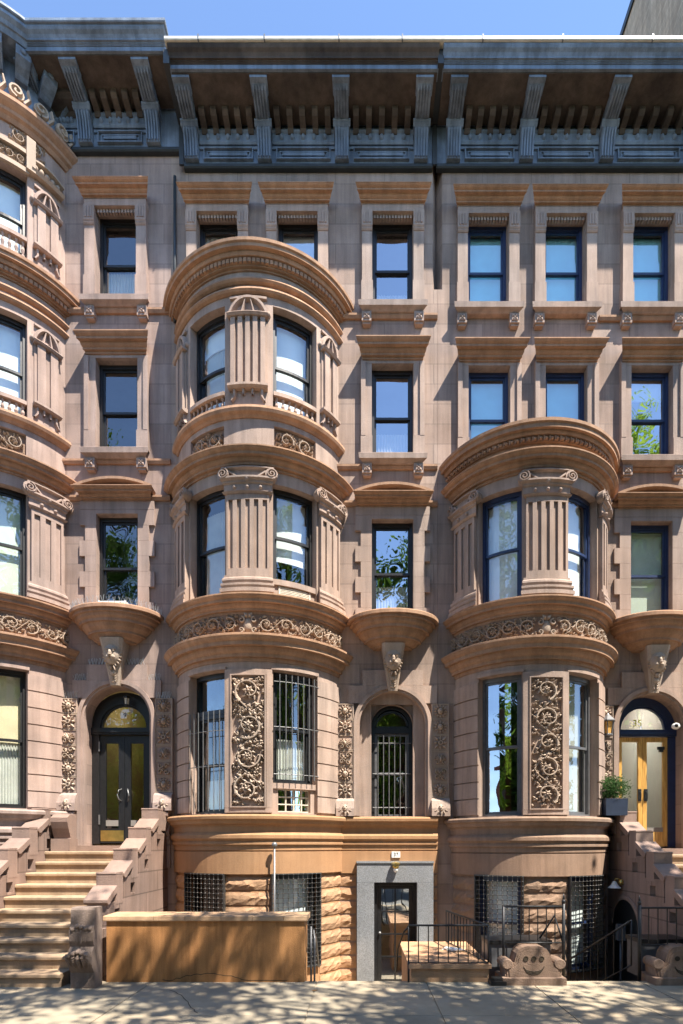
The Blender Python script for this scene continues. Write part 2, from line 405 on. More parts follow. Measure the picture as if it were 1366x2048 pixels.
def rosette(mb, S, uc, vc, r, d0, kind, h=.06):
    if kind == 0:      # mask
        for k in range(12):
            a = 2*pi*k/12; mb.leaf(S, uc+cos(a)*r*.4, vc+sin(a)*r*.4, a, r*.62, r*.14, d0, h*.9)
        mb.dome(S, uc, vc, r*.42, r*.55, h*1.3, d0)
        mb.dome(S, uc, vc-r*.05, r*.1, r*.2, h*.5, d0+h*1.1, 2, 6)
        for sx in (-1, 1): mb.dome(S, uc+sx*r*.2, vc+r*.16, r*.1, r*.07, h*.35, d0+h*1.05, 2, 6)
        mb.dome(S, uc, vc-r*.3, r*.16, r*.06, h*.4, d0+h*.95, 2, 6)
    elif kind == 1:    # flower
        mb.ring(S, uc, vc, r*.2, r*.32, d0, d0+h, 0, 2*pi, 12)
        mb.dome(S, uc, vc, r*.12, r*.12, h, d0, 2, 7)
        for k in range(8):
            a = 2*pi*k/8; mb.leaf(S, uc+cos(a)*r*.36, vc+sin(a)*r*.36, a, r*(.62 if k % 2 == 0 else .85), r*.2, d0, h)
    elif kind == 2:    # winged beast
        for sx in (-1, 1):
            for k in range(4):
                a = pi/2 - sx*(.4+.35*k); mb.leaf(S, uc, vc-r*.2, a, r*.95, r*.12, d0, h)
            mb.stroke(S, spiral(uc+sx*r*.5, vc-r*.55, r*.32, pi/2, 1.1, sx, 12), r*.09, h, d0)
        mb.dome(S, uc, vc-r*.1, r*.25, r*.45, h*1.4, d0)
        mb.dome(S, uc+r*.15, vc+r*.4, r*.16, r*.16, h*1.2, d0, 2, 7)
    else:              # interlace
        for sx in (-1, 1):
            for sv in (-1, 1):
                mb.stroke(S, spiral(uc+sx*r*.45, vc+sv*r*.45, r*.42, 0, 1.2, sx*sv, 14), r*.1, h, d0)
                mb.leaf(S, uc, vc, atan2(sv, sx), r*1.15, r*.16, d0, h)
        mb.dome(S, uc, vc, r*.16, r*.16, h*1.2, d0, 2, 7)
def lion(mb, S, uc, v1, v0, w1, w0, d1, d0):
    # tapered bracket with a lion mask on it
    wd = lambda v: w0+(w1-w0)*(v-v0)/(v1-v0); dd = lambda v: d0+(d1-d0)*((v-v0)/(v1-v0))**1.3
    vs = []; n = 8
    for i in range(n+1):
        v = v0+(v1-v0)*i/n
        for a, b in ((-1, 0), (-1, .86), (-.75, 1), (.75, 1), (1, .86), (1, 0)):
            vs.append(S(uc+a*wd(v)/2, v, dd(v)*b))
    fs = [(6*i+j, 6*i+j+1, 6*i+7+j, 6*i+6+j) for i in range(n) for j in range(5)] + [(0,1,2,3,4,5), tuple(6*n+j for j in (5,4,3,2,1,0))]
    mb.add(vs, fs)
    H = v1-v0; vf = v0+H*.66; df = dd(vf)*.97; r = w1*.5
    rnd = random.Random(int(uc*100))
    for k in range(22):
        a = 2*pi*k/22; mb.leaf(S, uc+cos(a)*r*.55, vf+sin(a)*r*.85, a+rnd.uniform(-.25, .25), r*.30 if abs(cos(a)) > .35 else r*.55, r*.12, df-.03, .06)
    mb.dome(S, uc, vf, r*.74, r*.95, .09, df)
    for sx in (-1, 1):
        mb.dome(S, uc+sx*r*.26, vf+r*.3, r*.24, r*.13, .045, df+.065, 2, 8)
        mb.dome(S, uc+sx*r*.27, vf+r*.14, r*.1, r*.07, .02, df+.085, 2, 6)
        mb.dome(S, uc+sx*r*.66, vf+r*.72, r*.2, r*.24, .07, df-.01, 2, 7)
        mb.dome(S, uc+sx*r*.19, vf-r*.34, r*.22, r*.2, .05, df+.06, 2, 8)
    mb.dome(S, uc, vf-r*.02, r*.17, r*.34, .07, df+.075, 2, 8)
    mb.dome(S, uc, vf-r*.2, r*.16, r*.1, .05, df+.115, 2, 8)
    mb.dome(S, uc, vf-r*.62, r*.2, r*.14, .06, df+.02, 2, 8)
    for k in range(7):
        v = v0+H*(.06+.05*k); ww = wd(v)*.42
        for sx in (-1, 1): mb.leaf(S, uc, v, pi/2-sx*.9, ww, ww*.32, dd(v)*.98, .04)
    mb.dome(S, uc, v0+H*.26, wd(v0+H*.26)*.26, H*.07, .05, dd(v0+H*.26)*.98, 2, 8)

# ------------------------------------------------------------------ windows
def window(house, S, u0, u1, v0, v1, d, mat, du=None, blind=None, bmat=None, pane='glass', fw=.055, split=.5, arch=False, transom=None, lower=None):
    """double-hung window: frame > sash (two), pane (two), blind"""
    f = MB(); t = .1
    f.ubox(S, u0, u0+fw, v0, v1, d-t, d); f.ubox(S, u1-fw, u1, v0, v1, d-t, d)
    top = v1
    f.ubox(S, u0+fw, u1-fw, v1-fw*1.4, v1, d-t, d-.002, du); f.ubox(S, u0+fw, u1-fw, v0, v0+fw*.8, d-t, d-.002, du)
    o = f.build('window', mat, house)
    a0, a1, b0, b1 = u0+fw, u1-fw, v0+fw*.8, v1-fw*1.4
    vm = b0+(b1-b0)*split; sw = .04
    for (c0, c1, dd) in ((vm-.02, b1, d-.035), (b0, vm+.02, d-.068)):
        m = MB()
        m.ubox(S, a0, a0+sw, c0, c1, dd-.03, dd); m.ubox(S, a1-sw, a1, c0, c1, dd-.03, dd)
        m.ubox(S, a0+sw, a1-sw, c1-sw, c1, dd-.03, dd-.001, du); m.ubox(S, a0+sw, a1-sw, c0, c0+sw*1.15, dd-.03, dd-.001, du)
        m.build('sash', mat, o)
        g = MB(); n = 1 if not du else max(1, int((a1-a0)/du))
        for i in range(n):
            p, q = a0+sw+(a1-a0-2*sw)*i/n, a0+sw+(a1-a0-2*sw)*(i+1)/n
            g.add([S(p, c0+sw, dd-.018), S(q, c0+sw, dd-.018), S(q, c1-sw, dd-.018), S(p, c1-sw, dd-.018)], [(0, 1, 2, 3)], bool(du))
        g.build('pane', M[pane], o)
    if blind:
        m = MB(); lo = b1-(b1-b0)*blind
        m.ubox(S, a0, a1, lo, b1, d-.17, d-.165, du)
        m.ubox(S, a0, a1, lo-.03, lo, d-.18, d-.16, du)
        m.build('blind', M[bmat or 'blind'], o)
    if lower:   # curtain or screen in the lower part
        m = MB()
        k = 24
        for i in range(k):
            p, q = a0+(a1-a0)*i/k, a0+(a1-a0)*(i+1)/k
            w = .012*(1 if i % 2 else -1)
            m.add([S(p, b0, d-.19+w), S(q, b0, d-.19-w), S(q, b0+(b1-b0)*lower, d-.19-w), S(p, b0+(b1-b0)*lower, d-.19+w)], [(0, 1, 2, 3)])
        m.build('curtain', M['curtain'], o)
    return o
def grille(house, S, u0, u1, v0, v1, d, pitch=.11, cross=(.1, .5, .9), mat='bars', r=.009):
    m = MB(); n = int((u1-u0)/pitch)
    for i in range(n+1):
        u = u0+(u1-u0)*(i+.5)/(n+1)
        m.tube([S(u, v0, d), S(u, v1, d)], r, 5)
    for c in cross:
        v = v0+(v1-v0)*c
        k = 6; m.tube([S(u0-.05+(u1-u0+.1)*i/k, v, d-.012) for i in range(k+1)], r*.9, 5)
    return m.build('window_bars', M[mat], house)
def knobgrate(house, S, u0, u1, v0, v1, d):
    m = MB(); p = .082
    nu = int((u1-u0)/p); nv = int((v1-v0)/p)
    for i in range(nu+1):
        u = u0+(u1-u0)*i/nu
        m.ubox(S, u-.0045, u+.0045, v0, v1, d-.005, d+.005)
    for j in range(nv+1):
        v = v0+(v1-v0)*j/nv
        m.ubox(S, u0, u1, v-.0045, v+.0045, d-.004, d+.004, .1)
        for i in range(nu+1):
            u = u0+(u1-u0)*i/nu
            m.dome(S, u, v, .014, .014, .018, d, 2, 6)
    for u in (u0-.02, u1): m.ubox(S, u, u+.02, v0-.02, v1+.02, d-.12, d+.01)
    for v in (v0-.02, v1): m.ubox(S, u0, u1, v, v+.02, d-.12, d+.008, .1)
    return m.build('window_grating', M['grate'], house)

# ------------------------------------------------------------------ flat-wall pieces
CROWN = [(0, 0), (0, .16), (.20, .16), (.20, .30), (.27, .33), (.36, .40), (.42, .52), (.42, .56), (.72, .56), (.72, .72), (.79, .75), (.90, .82), (.96, .90), (1, .91), (1, .99), (.98, 1)]
def crown(d0, z0, d1, z1, back=-.1, cap=.05):
    return [(back, z0)]+[(d0+(d1-d0)*a, z0+(z1-z0)*b) for a, b in CROWN]+[(back, z1+cap)]
def hood_prof(d0, z0, d1, z1):
    D = d1-d0; H = z1-z0
    return [(0, z0)]+[(d0+D*a, z0+H*b) for a, b in CROWN]+[(0, z1+.03)]
    return [(0, z0), (d0, z0), (d0+D*.12, z0+H*.12), (d0+D*.16, z0+H*.26), (d0+D*.45, z0+H*.40), (d0+D*.5, z0+H*.52), (d0+D*.85, z0+H*.62), (d0+D*1.0, z0+H*.74), (d1, z1-.015), (d1-.02, z1), (0, z1+.03)]
def sill(house, S, u, hw, v0, v1, mats):
    m = MB()
    m.sweep(S, u-hw+.2, u+hw-.2, [(0, v0-.02), (.1, v0-.02), (.13, v0), (.19, v0+.03), (.2, v1-.01), (.19, v1), (-.02, v1+.012)], ext=1.0)
    o = m.build('sill', mats['st'], house)
    for sx in (-1, 1):
        b = MB(); uc = u+sx*(hw-.17)
        b.ubox(S, uc-.095, uc+.095, v0-.21, v0-.021, .0, .12); b.ubox(S, uc-.075, uc+.075, v0-.25, v0-.21, 0, .09)
        for k in range(4):
            a = pi/4+k*pi/2; b.leaf(S, uc, v0-.115, a, .085, .035, .12, .03)
        b.dome(S, uc, v0-.115, .022, .022, .03, .12, 2, 7)
        b.build('rosette_bracket', mats['st'], o)
def win4(house, S, u, mats, fr, **kw):
    zt, zb = 14.55, 12.71
    m = MB()
    for sx in (-1, 1):
        c = u+sx*.51
        m.ubox(S, c-.10, c+.10, zb+.02, 14.14, 0, .13)
        m.ubox(S, c-.115, c+.115, zb+.01, zb+.42, 0, .15)
        m.sweep(S, c-.09, c+.09, [(0, 14.12), (.14, 14.12), (.16, 14.15), (.15, 14.17), (.17, 14.2), (.17, 14.5), (0, 14.5)], ext=.1)
        for k in (-1, 0, 1): m.ubox(S, c+k*.055-.014, c+k*.055+.014, 14.24, 14.46, .15, .185)
    m.ubox(S, u-.61, u+.61, 14.502, 14.64, 0, .14)
    n = 13
    for i in range(n):
        a = u-.39+.78*(i+.5)/n; m.ubox(S, a-.02, a+.02, 14.43, 14.5, .0, .08)
    m.build('window_surround', mats['st'], house)
    h = MB(); h.sweep(S, u-.56, u+.56, hood_prof(.14, 14.63, .36, 14.82), ext=.5); h.build('window_hood', mats['mo'], house)
    sill(house, S, u, .69, 12.57, 12.71, mats)
    window(house, S, u-.405, u+.405, 12.71, 14.5, -.1, fr, **kw)
def win3(house, S, u, mats, fr, **kw):
    m = MB(); zb, zt = 9.70, 11.55
    for sx in (-1, 1):
        m.ubox(S, u+sx*.52-.105, u+sx*.52+.105, zb+.01, zt, 0, .07)
        m.ubox(S, u+sx*.585-.045, u+sx*.585+.045, zb+.4, zt+.02, .07, .11)
        m.ubox(S, u+sx*.52-.115, u+sx*.52+.115, zb+.01, zb+.4, 0, .105)
    m.ubox(S, u-.625, u+.625, zt+.002, zt+.1, 0, .072)
    m.build('window_surround', mats['st'], house)
    h = MB(); h.sweep(S, u-.56, u+.56, hood_prof(.1, 11.61, .34, 11.87), ext=.5); h.build('window_hood', mats['mo'], house)
    sill(house, S, u, .68, 9.56, 9.70, mats)
    window(house, S, u-.415, u+.415, 9.70, 11.55, -.1, fr, **kw)
def win2(house, S, u, mats, fr, **kw):
    m = MB(); zb, zt = 6.48, 8.47
    for sx in (-1, 1):
        for k in range(7):
            v0 = 6.40+k*.307; w = .33 if k % 2 == 0 else .22
            a, b = (u+sx*.415, u+sx*(.415+w)); m.ubox(S, min(a, b), max(a, b), v0, v0+.304, 0, .05)
    m.ubox(S, u-.74, u+.74, 8.552, 8.72, 0, .051); m.ubox(S, u-.415, u+.415, 8.47, 8.548, 0, .05)
    m.build('window_surround', mats['st'], house)
    h = MB(); h.sweep(S, u-.64, u+.64, hood_prof(.06, 8.71, .30, 8.89), ext=.5)
    R = 1.9; n = 16; vs = []
    for i in range(n+1):
        a = -.41+.82*i/n
        for r, d in ((R, 0), (R, .28), (R-.05, .28), (R-.07, .2), (R-.07, 0)):
            vs.append(S(u+r*sin(a), 8.91-R*cos(.41)+r*cos(a), d))
    h.add(vs, [(5*i+j, 5*i+(j+1) % 5, 5*i+5+(j+1) % 5, 5*i+5+j) for i in range(n) for j in range(5)] + [(0,1,2,3,4), tuple(5*n+j for j in (4,3,2,1,0))])
    h.build('window_pediment', mats['mo'], house)
    window(house, S, u-.415, u+.415, zb, zt, -.1, fr, **kw)
def shelf(house, S0, u, mats):
    m = MB(); x, y, z = S0(u, 0, 0)
    prof = [(0, 6.46), (.98, 6.44), (1.0, 6.42), (1.0, 6.36), (.93, 6.36), (.93, 6.30), (.88, 6.30), (.86, 6.24), (.80, 6.20), (.80, 6.15), (.74, 6.15), (.70, 6.08), (.62, 6.02), (.62, 5.98), (.56, 5.98), (.50, 5.92), (.42, 5.89), (.42, 5.86), (.0, 5.86)]
    m.lathe((x, y, z), prof, 32, pi, 2*pi, .92, .68)
    m.build('window_shelf', mats['mo'], house)
    k = MB(); lion(k, S0, u, 5.90, 5.02, .46, .18, .36, .16); k.build('lion_keystone', M['carve'], house)
def entrance_surround(house, S, u, mats, seed, zlow=2.56):
    r0, zs = .77, 4.38
    m2 = MB()
    def slab(a, b, c, e): m2.ubox(S, a, b, c, e, 0, .06)
    slab(u-.60, u+.60, 5.152, 5.46); slab(u-.88, u-.772, 4.80, 5.15); slab(u+.772, u+.88, 4.80, 5.15)
    n = 28; pts = [(u+r0*cos(pi-pi*i/n), zs+r0*sin(pi*i/n)) for i in range(n+1)]
    for (a, b), (c, e) in zip(pts, pts[1:]):
        m2.add([S(a,max(b,4.8),.06), S(c,max(e,4.8),.06), S(c,5.15,.06), S(a,5.15,.06), S(a,5.15,0), S(c,5.15,0)], [(0,1,2,3), (3,2,5,4)])
    m2.build('stepped_surround', mats['st'], house)
    g = MB()
    g.ring(S, u, zs, .70, .775, -.02, .10, n=32); g.ring(S, u, zs, .655, .70, -.06, .06, n=32)
    for sx in (-1, 1):
        a = u+sx*.7375; g.ubox(S, a-.0375, a+.0375, zlow, zs, -.02, .10)
        a = u+sx*.6775; g.ubox(S, a-.0225, a+.0225, zlow, zs, -.06, .06)
    g.build('arch_moulding', mats['st'], house)
    rnd = random.Random(seed)
    for sx in (-1, 1):
        c = u+sx*.945
        b = MB(); b.ubox(S, c-.175, c+.175, 2.92, 4.79, 0, .07)
        b.sweep(S, c-.18, c+.18, [(0, 2.55), (.20, 2.55), (.2, 2.7), (.15, 2.85), (.075, 2.915), (0, 2.915)])
        o = b.build('carved_pier', mats['st'], house)
        for k in range(6):
            q = MB(); vc = 4.79-.156-k*.312
            for s2 in (-1, 1):
                q.ubox(S, c-.165, c+.165, vc+s2*.143-.008, vc+s2*.143+.008, .07, .085); q.ubox(S, c+s2*.157-.008, c+s2*.157+.008, vc-.134, vc+.134, .07, .085)
            rosette(q, S, c, vc, .135, .07, (k+(0 if sx < 0 else 3)) % 4 if k else 0)
            q.build('carved_block', M['carve'], o)
        q = MB(); rosette(q, lambda a, v, d: S(a, v, d+(.2-(v-2.56)*.33)), c, 2.72, .15, 0, 0, .06); q.build('carved_block', M['carve'], o)

# ------------------------------------------------------------------ bay pieces
def bay_cornice(S, L, prof, du=.11):
    m = MB(); m.sweep(S, -L, L, prof, du); return m
def pilaster_ionic(par, S, u, hw, z0, z1, mats, nf=5, du=.12):
    m = MB()
    zb = z0+.33; zc = z1-.46
    m.ubox(S, u-hw, u+hw, zb, zc, 0, .045, du)
    w = 2*hw/(nf*1.0)
    for i in range(nf+1):   # fillets between flutes
        a = u-hw+(2*hw)*i/nf; e = w*.24
        lo, hi = max(u-hw, a-e), min(u+hw, a+e)
        m.ubox(S, lo, hi, zb+.12, zc-.1, .045, .085)
    m.ubox(S, u-hw, u+hw, zb, zb+.119, .045, .086, du); m.ubox(S, u-hw, u+hw, zc-.099, zc, .045, .086, du)
    m.sweep(S, u-hw, u+hw, [(0, z0), (.17, z0), (.17, z0+.07), (.13, z0+.085), (.155, z0+.12), (.155, z0+.16), (.11, z0+.18), (.13, z0+.22), (.125, z0+.26), (.09, z0+.29), (.09, zb), (0, zb)], du, ext=.5)
    m.sweep(S, u-hw, u+hw, [(0, zc), (.10, zc), (.13, zc+.03), (.09, zc+.05), (.09, zc+.17), (.12, zc+.19), (.12, zc+.22), (.17, zc+.25), (.17, zc+.28), (.09, zc+.29), (.09, zc+.42), (.15, zc+.44), (.15, zc+.46), (0, zc+.46)], du, ext=.5)
    for k in range(3 if nf > 3 else 2):
        a = u+hw*.6*(k-1 if nf > 3 else (k-.5)*1.4); m.dome(S, a, zc+.11, .035, .035, .045, .09, 2, 8)
    for sx in (-1, 1):
        a = u+sx*(hw+.035); v = zc+.34; r = .105
        m.ring(S, a, v, 0.001, r, .02, .15, 0, 2*pi, 16)
        m.stroke(S, spiral(a, v, r*.92, -sx*pi/2, 2.0, sx, 26), .014, .03, .15, False)
        n = 8; m.stroke(S, [(u+sx*(hw-.06)*(1-i/n), v+.05-.16*sin(pi/2*i/n)) for i in range(n+1)], .03, .05, .09)
    m.dome(S, u, zc+.24, .05, .05, .05, .12, 2, 7)
    return m.build('pilaster', mats['st'], par)
def pilaster_strap(par, S, u, hw, z0, z1, mats, nf=5, du=.12):
    m = MB(); zb = z0+.33; zc = z1-.42
    w = 2*hw/nf
    m.ubox(S, u-hw, u+hw, zb, zc, 0, .03, du)
    for i in range(nf):
        a = u-hw+w*(i+.5); m.ubox(S, a-w*.3, a+w*.3, zb, zc, .03, .085)
    m.sweep(S, u-hw-.02, u+hw+.02, [(0, zb-.07), (.08, zb-.07), (.12, zb-.04), (.12, zb), (0, zb)], du)
    m.sweep(S, u-hw-.02, u+hw+.02, [(0, zc), (.11, zc), (.14, zc+.035), (.12, zc+.06), (0, zc+.06)], du)
    for i in range(4):      # drips below
        a = u-hw*.75+hw*1.5*i/3; L = .2 if i in (0, 3) else .1
        m.stroke(S, [(a, zb-.07), (a, zb-.07-L*.6), (a+(.05 if i > 1.5 else -.05)*(1 if i in (0, 3) else 0), zb-.07-L)], .035, .06, 0)
    for sx in (-1, 1):      # arched strapwork above
        n = 8
        m.stroke(S, [(u+sx*hw*(1-(i/n)**1.5), zc+.06+.3*sin(pi/2*i/n)) for i in range(n+1)], .045, .08, 0, False)
        m.stroke(S, [(u+sx*hw*.35*(1-i/n*.6), zc+.06+.27*i/n) for i in range(n+1)], .03, .07, 0)
        m.dome(S, u+sx*(hw+.03), zc+.1, .05, .06, .07, 0, 2, 7)
    m.ubox(S, u-hw, u+hw, z1-.06, z1-.02, 0, .05, du)
    return m.build('pilaster', mats['st'], par)
def rock(mb, S, u0, u1, v0, v1, d0, seed, amp=.046):
    rnd = random.Random(seed*31+7)
    nu = max(3, int((u1-u0)/.075)); nv = 4; vs = []
    base = [rnd.uniform(.55, 1.0) for _ in range(nu+1)]
    for j in range(nv+1):
        for i in range(nu+1):
            a, b = i/nu, j/nv; u = u0+(u1-u0)*a; v = v0+(v1-v0)*b
            edge = i in (0, nu) or j in (0, nv)
            if not edge: u += rnd.uniform(-.025, .025); v += rnd.uniform(-.018, .018)
            elif 0 < i < nu: v += rnd.uniform(-.008, .008)
            d = .012 if edge else amp*(.45+.65*rnd.random())*base[i]+(.012 if j == 2 else 0)
            vs.append(S(u, v, d0+d))
    mb.add(vs, [(j*(nu+1)+i, j*(nu+1)+i+1, (j+1)*(nu+1)+i+1, (j+1)*(nu+1)+i) for j in range(nv) for i in range(nu)])
    mb.ubox(S, u0, u1, v0, v1, d0-.01, d0+.010, .1)

def bay(house, hid, xc, a, s, dz, mats, fr, opts):
    R = (a*a+s*s)/(2*s); y0 = R-s
    S = arc(xc, R, y0, dz)
    L = R*asin(min(.995, a/R))+.30          # runs a little into the wall
    th = lambda deg: R*radians(deg)
    t1, t2 = th(opts['t1']), th(opts['t2']); du = .11
    top = opts['top']
    b = MB()
    # basement, base, parlour, second and upper storeys
    hb = [(-t2-.03, -t1-.02, opts.get('bz', -.30), 1.45), (t1+.02, t2+.03, opts.get('bz', -.30), 1.45)]
    b2 = MB(); b2.wall(S, -L, L, -.9, 1.45, hb, .3, du, front=.02)
    b2.build('basement_wall', mats['base'], house)
    segs = [(-L+.02, -t2-.06), (-t1+.02, t1-.02), (t2+.06, L-.02)]
    for q, (p0, p1) in enumerate(segs):
        rk = MB(); v = 1.40-.235; k = 0
        while v > -.85:
            rock(rk, S, p0, p1, v, v+.225, .02, k*7+q+hid); v -= .272; k += 1
        rk.build('rock_facing', mats['rock'], house)
    o = MB()
    # parlour storey openings
    hp = [(-t2, -t1, 2.56, 5.18), (t1, t2, 2.56, 5.18)]
    o.wall(S, -L, L, 2.4, 5.40, hp, .28, du)
    body = o.build('bay', mats['st'], house)
    m = MB()
    m.sweep(S, -L, L, [(-.1, 2.55), (.20, 2.53), (.225, 2.50), (.22, 2.45), (.17, 2.43), (.15, 2.37), (.10, 2.34), (.085, 2.31), (.085, 2.215), (.11, 2.205), (.15, 2.16), (.15, 2.10), (.11, 2.06), (.105, 2.045), (.12, 2.03), (.12, 1.99), (.085, 1.975), (.085, 1.885), (.06, 1.88), (.06, 1.86), (.085, 1.855), (.085, 1.452), (-.1, 1.452)], du)
    m.build('base_moulding', mats['base'], body)
    # rusticated courses with grooves
    n = 8; h = (5.12-2.58)/n
    for sg in (-1, 1):
        m = MB()
        for i in range(n):
            lo, hi = (t2+.0, L) if sg > 0 else (-L, -t2-.0)
            m.ubox(S, lo, hi, 2.58+i*h+.012, 2.58+(i+1)*h-.012, -.01, .035, du)
        m.build('rusticated_facing', mats['st'], body)
    # pier panel
    m = MB(); hw = t1-.02; pv0, pv1 = 2.66, 5.08
    m.ubox(S, -hw, hw, 2.57, pv0, 0, .05, du); m.ubox(S, -hw, hw, pv1, 5.17, 0, .05, du)
    m.ubox(S, -hw, -hw+.10, pv0, pv1, 0, .052); m.ubox(S, hw-.10, hw, pv0, pv1, 0, .052)
    for q in (-1, 1): m.ubox(S, q*(hw-.12)-.012, q*(hw-.12)+.012, pv0, pv1, 0, .07)
    m.ubox(S, -hw+.108, hw-.108, pv0, pv0+.024, 0, .07, du); m.ubox(S, -hw+.108, hw-.108, pv1-.024, pv1, 0, .07, du)
    pf = m.build('panel_frame', mats['st'], body)
    m = MB(); carve(m, S, -hw+.14, hw-.14, pv0+.04, pv1-.04, .0, hid+11, .095, 2.0); m.build('carved_panel', M['carve'], body)
    # window head mould
    for sg in (-1, 1):
        m = MB(); p0, p1 = (t1, t2) if sg > 0 else (-t2, -t1)
        m.ubox(S, p0-.03, p1+.03, 5.182, 5.24, 0, .035, du); m.build('window_head', mats['st'], body)
    # lower cornice, frieze, upper sill cornice
    bay_cornice(S, L, crown(.02, 5.32, .27, 5.75)).build('parlour_cornice', mats['mo'], body)
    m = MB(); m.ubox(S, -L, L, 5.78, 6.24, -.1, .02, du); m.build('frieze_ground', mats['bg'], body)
    m = MB(); carve(m, S, -L+.12, -.17, 5.82, 6.16, .02, hid+3, .06, 1.0); carve(m, S, .17, L-.12, 5.82, 6.16, .02, hid+4, .06, 1.0)
    m.dome(S, 0, 5.97, .085, .125, .04, .02)
    for q in (-1, 1): m.stroke(S, spiral(q*.115, 6.06, .06, pi/2, 1.2, q, 12), .02, .05, .02); m.stroke(S, spiral(q*.115, 5.88, .05, -pi/2, 1.2, -q, 12), .02, .05, .02)
    for q in (-1, 1): m.leaf(S, 0, 6.1, pi/2-q*.7, .12, .04, .02, .05)
    m.build('carved_frieze', M['carve'], body)
    bay_cornice(S, L, crown(.03, 6.17, .235, 6.48)).build('frieze_cornice', mats['mo'], body)
    # second storey
    h2 = [(-t2, -t1, 6.52, 8.58), (t1, t2, 6.52, 8.58)]
    m = MB(); m.wall(S, -L, L, 6.4, 8.95, h2, .28, du); m.build('bay_storey', mats['st'], body)
    pilaster_ionic(body, S, 0, t1*.84, 6.53, 8.78, mats)
    us = (t2+R*asin(a/R))/2-.02; hw2 = (R*asin(a/R)-t2)*.40
    for q in (-1, 1): pilaster_ionic(body, S, q*us, hw2, 6.53, 8.72, mats, 3)
    bay_cornice(S, L, crown(.03, 8.80, .275, 9.09)).build('storey_cornice', mats['mo'], body)
    def eggs(v, d, h, n, w):
        e = MB()
        for i in range(n):
            u = -L+.2+(2*L-.4)*(i+.5)/n
            e.dome(S, u, v, w*.42, h*.5, .045, d, 2, 6)
            e.ubox(S, u+w*.62-.008, u+w*.62+.008, v-h*.5, v+h*.5, d-.02, d+.035)
        return e
    if top == 2:
        bay_cornice(S, L, [(-.1, 9.1), (.06, 9.1), (.06, 9.20), (.10, 9.20), (.10, 9.255), (.14, 9.26), (.14, 9.36), (.19, 9.36), (.21, 9.40), (.21, 9.43), (.27, 9.43), (.27, 9.50), (.30, 9.52), (.30, 9.575), (.28, 9.59), (-.1, 9.66)]).build('bay_cornice', mats['mo'], body)
        L2 = L
        eggs(9.305, .145, .08, 44, (2*L-.4)/44).build('egg_and_dart', mats['mo'], body)
        m = MB(); m.sweep(S, -L, L, [(-1.4, 9.6), (-.08, 9.6), (-.08, 9.66), (-1.4, 9.70)], du); m.build('bay_roof', M['corndark'], body)
    else:
        # apron, third storey
        m = MB(); m.wall(S, -L, L, 9.1, 9.80, [(-t2+.02, -t1-.02, 9.24, 9.64), (t1+.02, t2-.02, 9.24, 9.64)], .2, du); m.build('apron', mats['st'], body)
        for q in (-1, 1):
            p0, p1 = (t1+.02, t2-.02) if q > 0 else (-t2+.02, -t1-.02)
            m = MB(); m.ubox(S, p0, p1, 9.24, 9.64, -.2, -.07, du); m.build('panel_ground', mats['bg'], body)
            m = MB(); carve(m, S, p0+.04, p1-.04, 9.27, 9.61, -.07, hid+20+q, .08, .8); m.build('carved_panel', M['carve'], body)
        bay_cornice(S, L, [(-.1, 9.74), (.02, 9.74), (.05, 9.78), (.10, 9.81), (.12, 9.86), (.11, 9.91), (-.1, 9.95)]).build('sill_moulding', mats['mo'], body)
        h3 = [(-t2, -t1, 9.93, 11.83), (t1, t2, 9.93, 11.83)]
        m = MB(); m.wall(S, -L, L, 9.85, 12.45, h3, .28, du); m.build('bay_storey', mats['st'], body)
        pilaster_strap(body, S, 0, t1*.74, 9.98, 11.95, mats)
        for q in (-1, 1): pilaster_strap(body, S, q*us, hw2*.8, 9.98, 11.85, mats, 2)
        for q in (-1, 1):        # little window balustrades
            p0, p1 = (t1+.01, t2-.01) if q > 0 else (-t2+.01, -t1-.01)
            m = MB(); m.ubox(S, p0, p1, 10.20, 10.27, -.13, .02, du)
            for i in range(7):
                u = p0+(p1-p0)*(i+.5)/7; x, y, z = S(u, 9.93, -.05)
                m.lathe((x, y, z), [(.03, 0), (.03, .04), (.015, .06), (.035, .12), (.015, .2), (.03, .24), (.03, .27)], 7)
            m.build('balustrade', mats['st'], body)
        for z0 in (11.98, 12.16):
            bay_cornice(S, L, [(-.1, z0), (.02, z0), (.06, z0+.02), (.085, z0+.05), (.07, z0+.09), (.02, z0+.11), (-.1, z0+.11)]).build('string_moulding', mats['mo'], body)
        cz = 12.40
        bay_cornice(S, L, [(-.1, cz), (.03, cz), (.03, cz+.03), (.08, cz+.03), (.08, cz+.055), (.10, cz+.06), (.10, cz+.14), (.16, cz+.14), (.18, cz+.18), (.18, cz+.21), (.255, cz+.21), (.255, cz+.265), (.285, cz+.28), (.29, cz+.33), (.27, cz+.345), (-.1, cz+.40)]).build('bay_cornice', mats['mo'], body)
        e = MB(); n = 56
        for i in range(n):
            u = -L+.2+(2*L-.4)*(i+.5)/n; e.ubox(S, u-.028, u+.028, cz+.055, cz+.125, .095, .135)
        e.build('dentil_course', mats['mo'], body)
        if top == 3:
            m = MB(); m.sweep(S, -L, L, [(-1.4, cz+.36), (-.06, cz+.36), (-.06, cz+.40), (-1.4, cz+.46)], du); m.build('bay_roof', M['corndark'], body)
        else:
            h4 = [(-t2, -t1, 13.0, 14.55), (t1, t2, 13.0, 14.55)]
            m = MB(); m.wall(S, -L, L, 12.75, 15.5, h4, .28, du); m.build('bay_storey', mats['st'], body)
            for q in (-1, 1): pilaster_strap(body, S, q*us, hw2*.8, 13.0, 14.5, mats, 2)
            pilaster_strap(body, S, 0, t1*.74, 13.0, 14.6, mats)
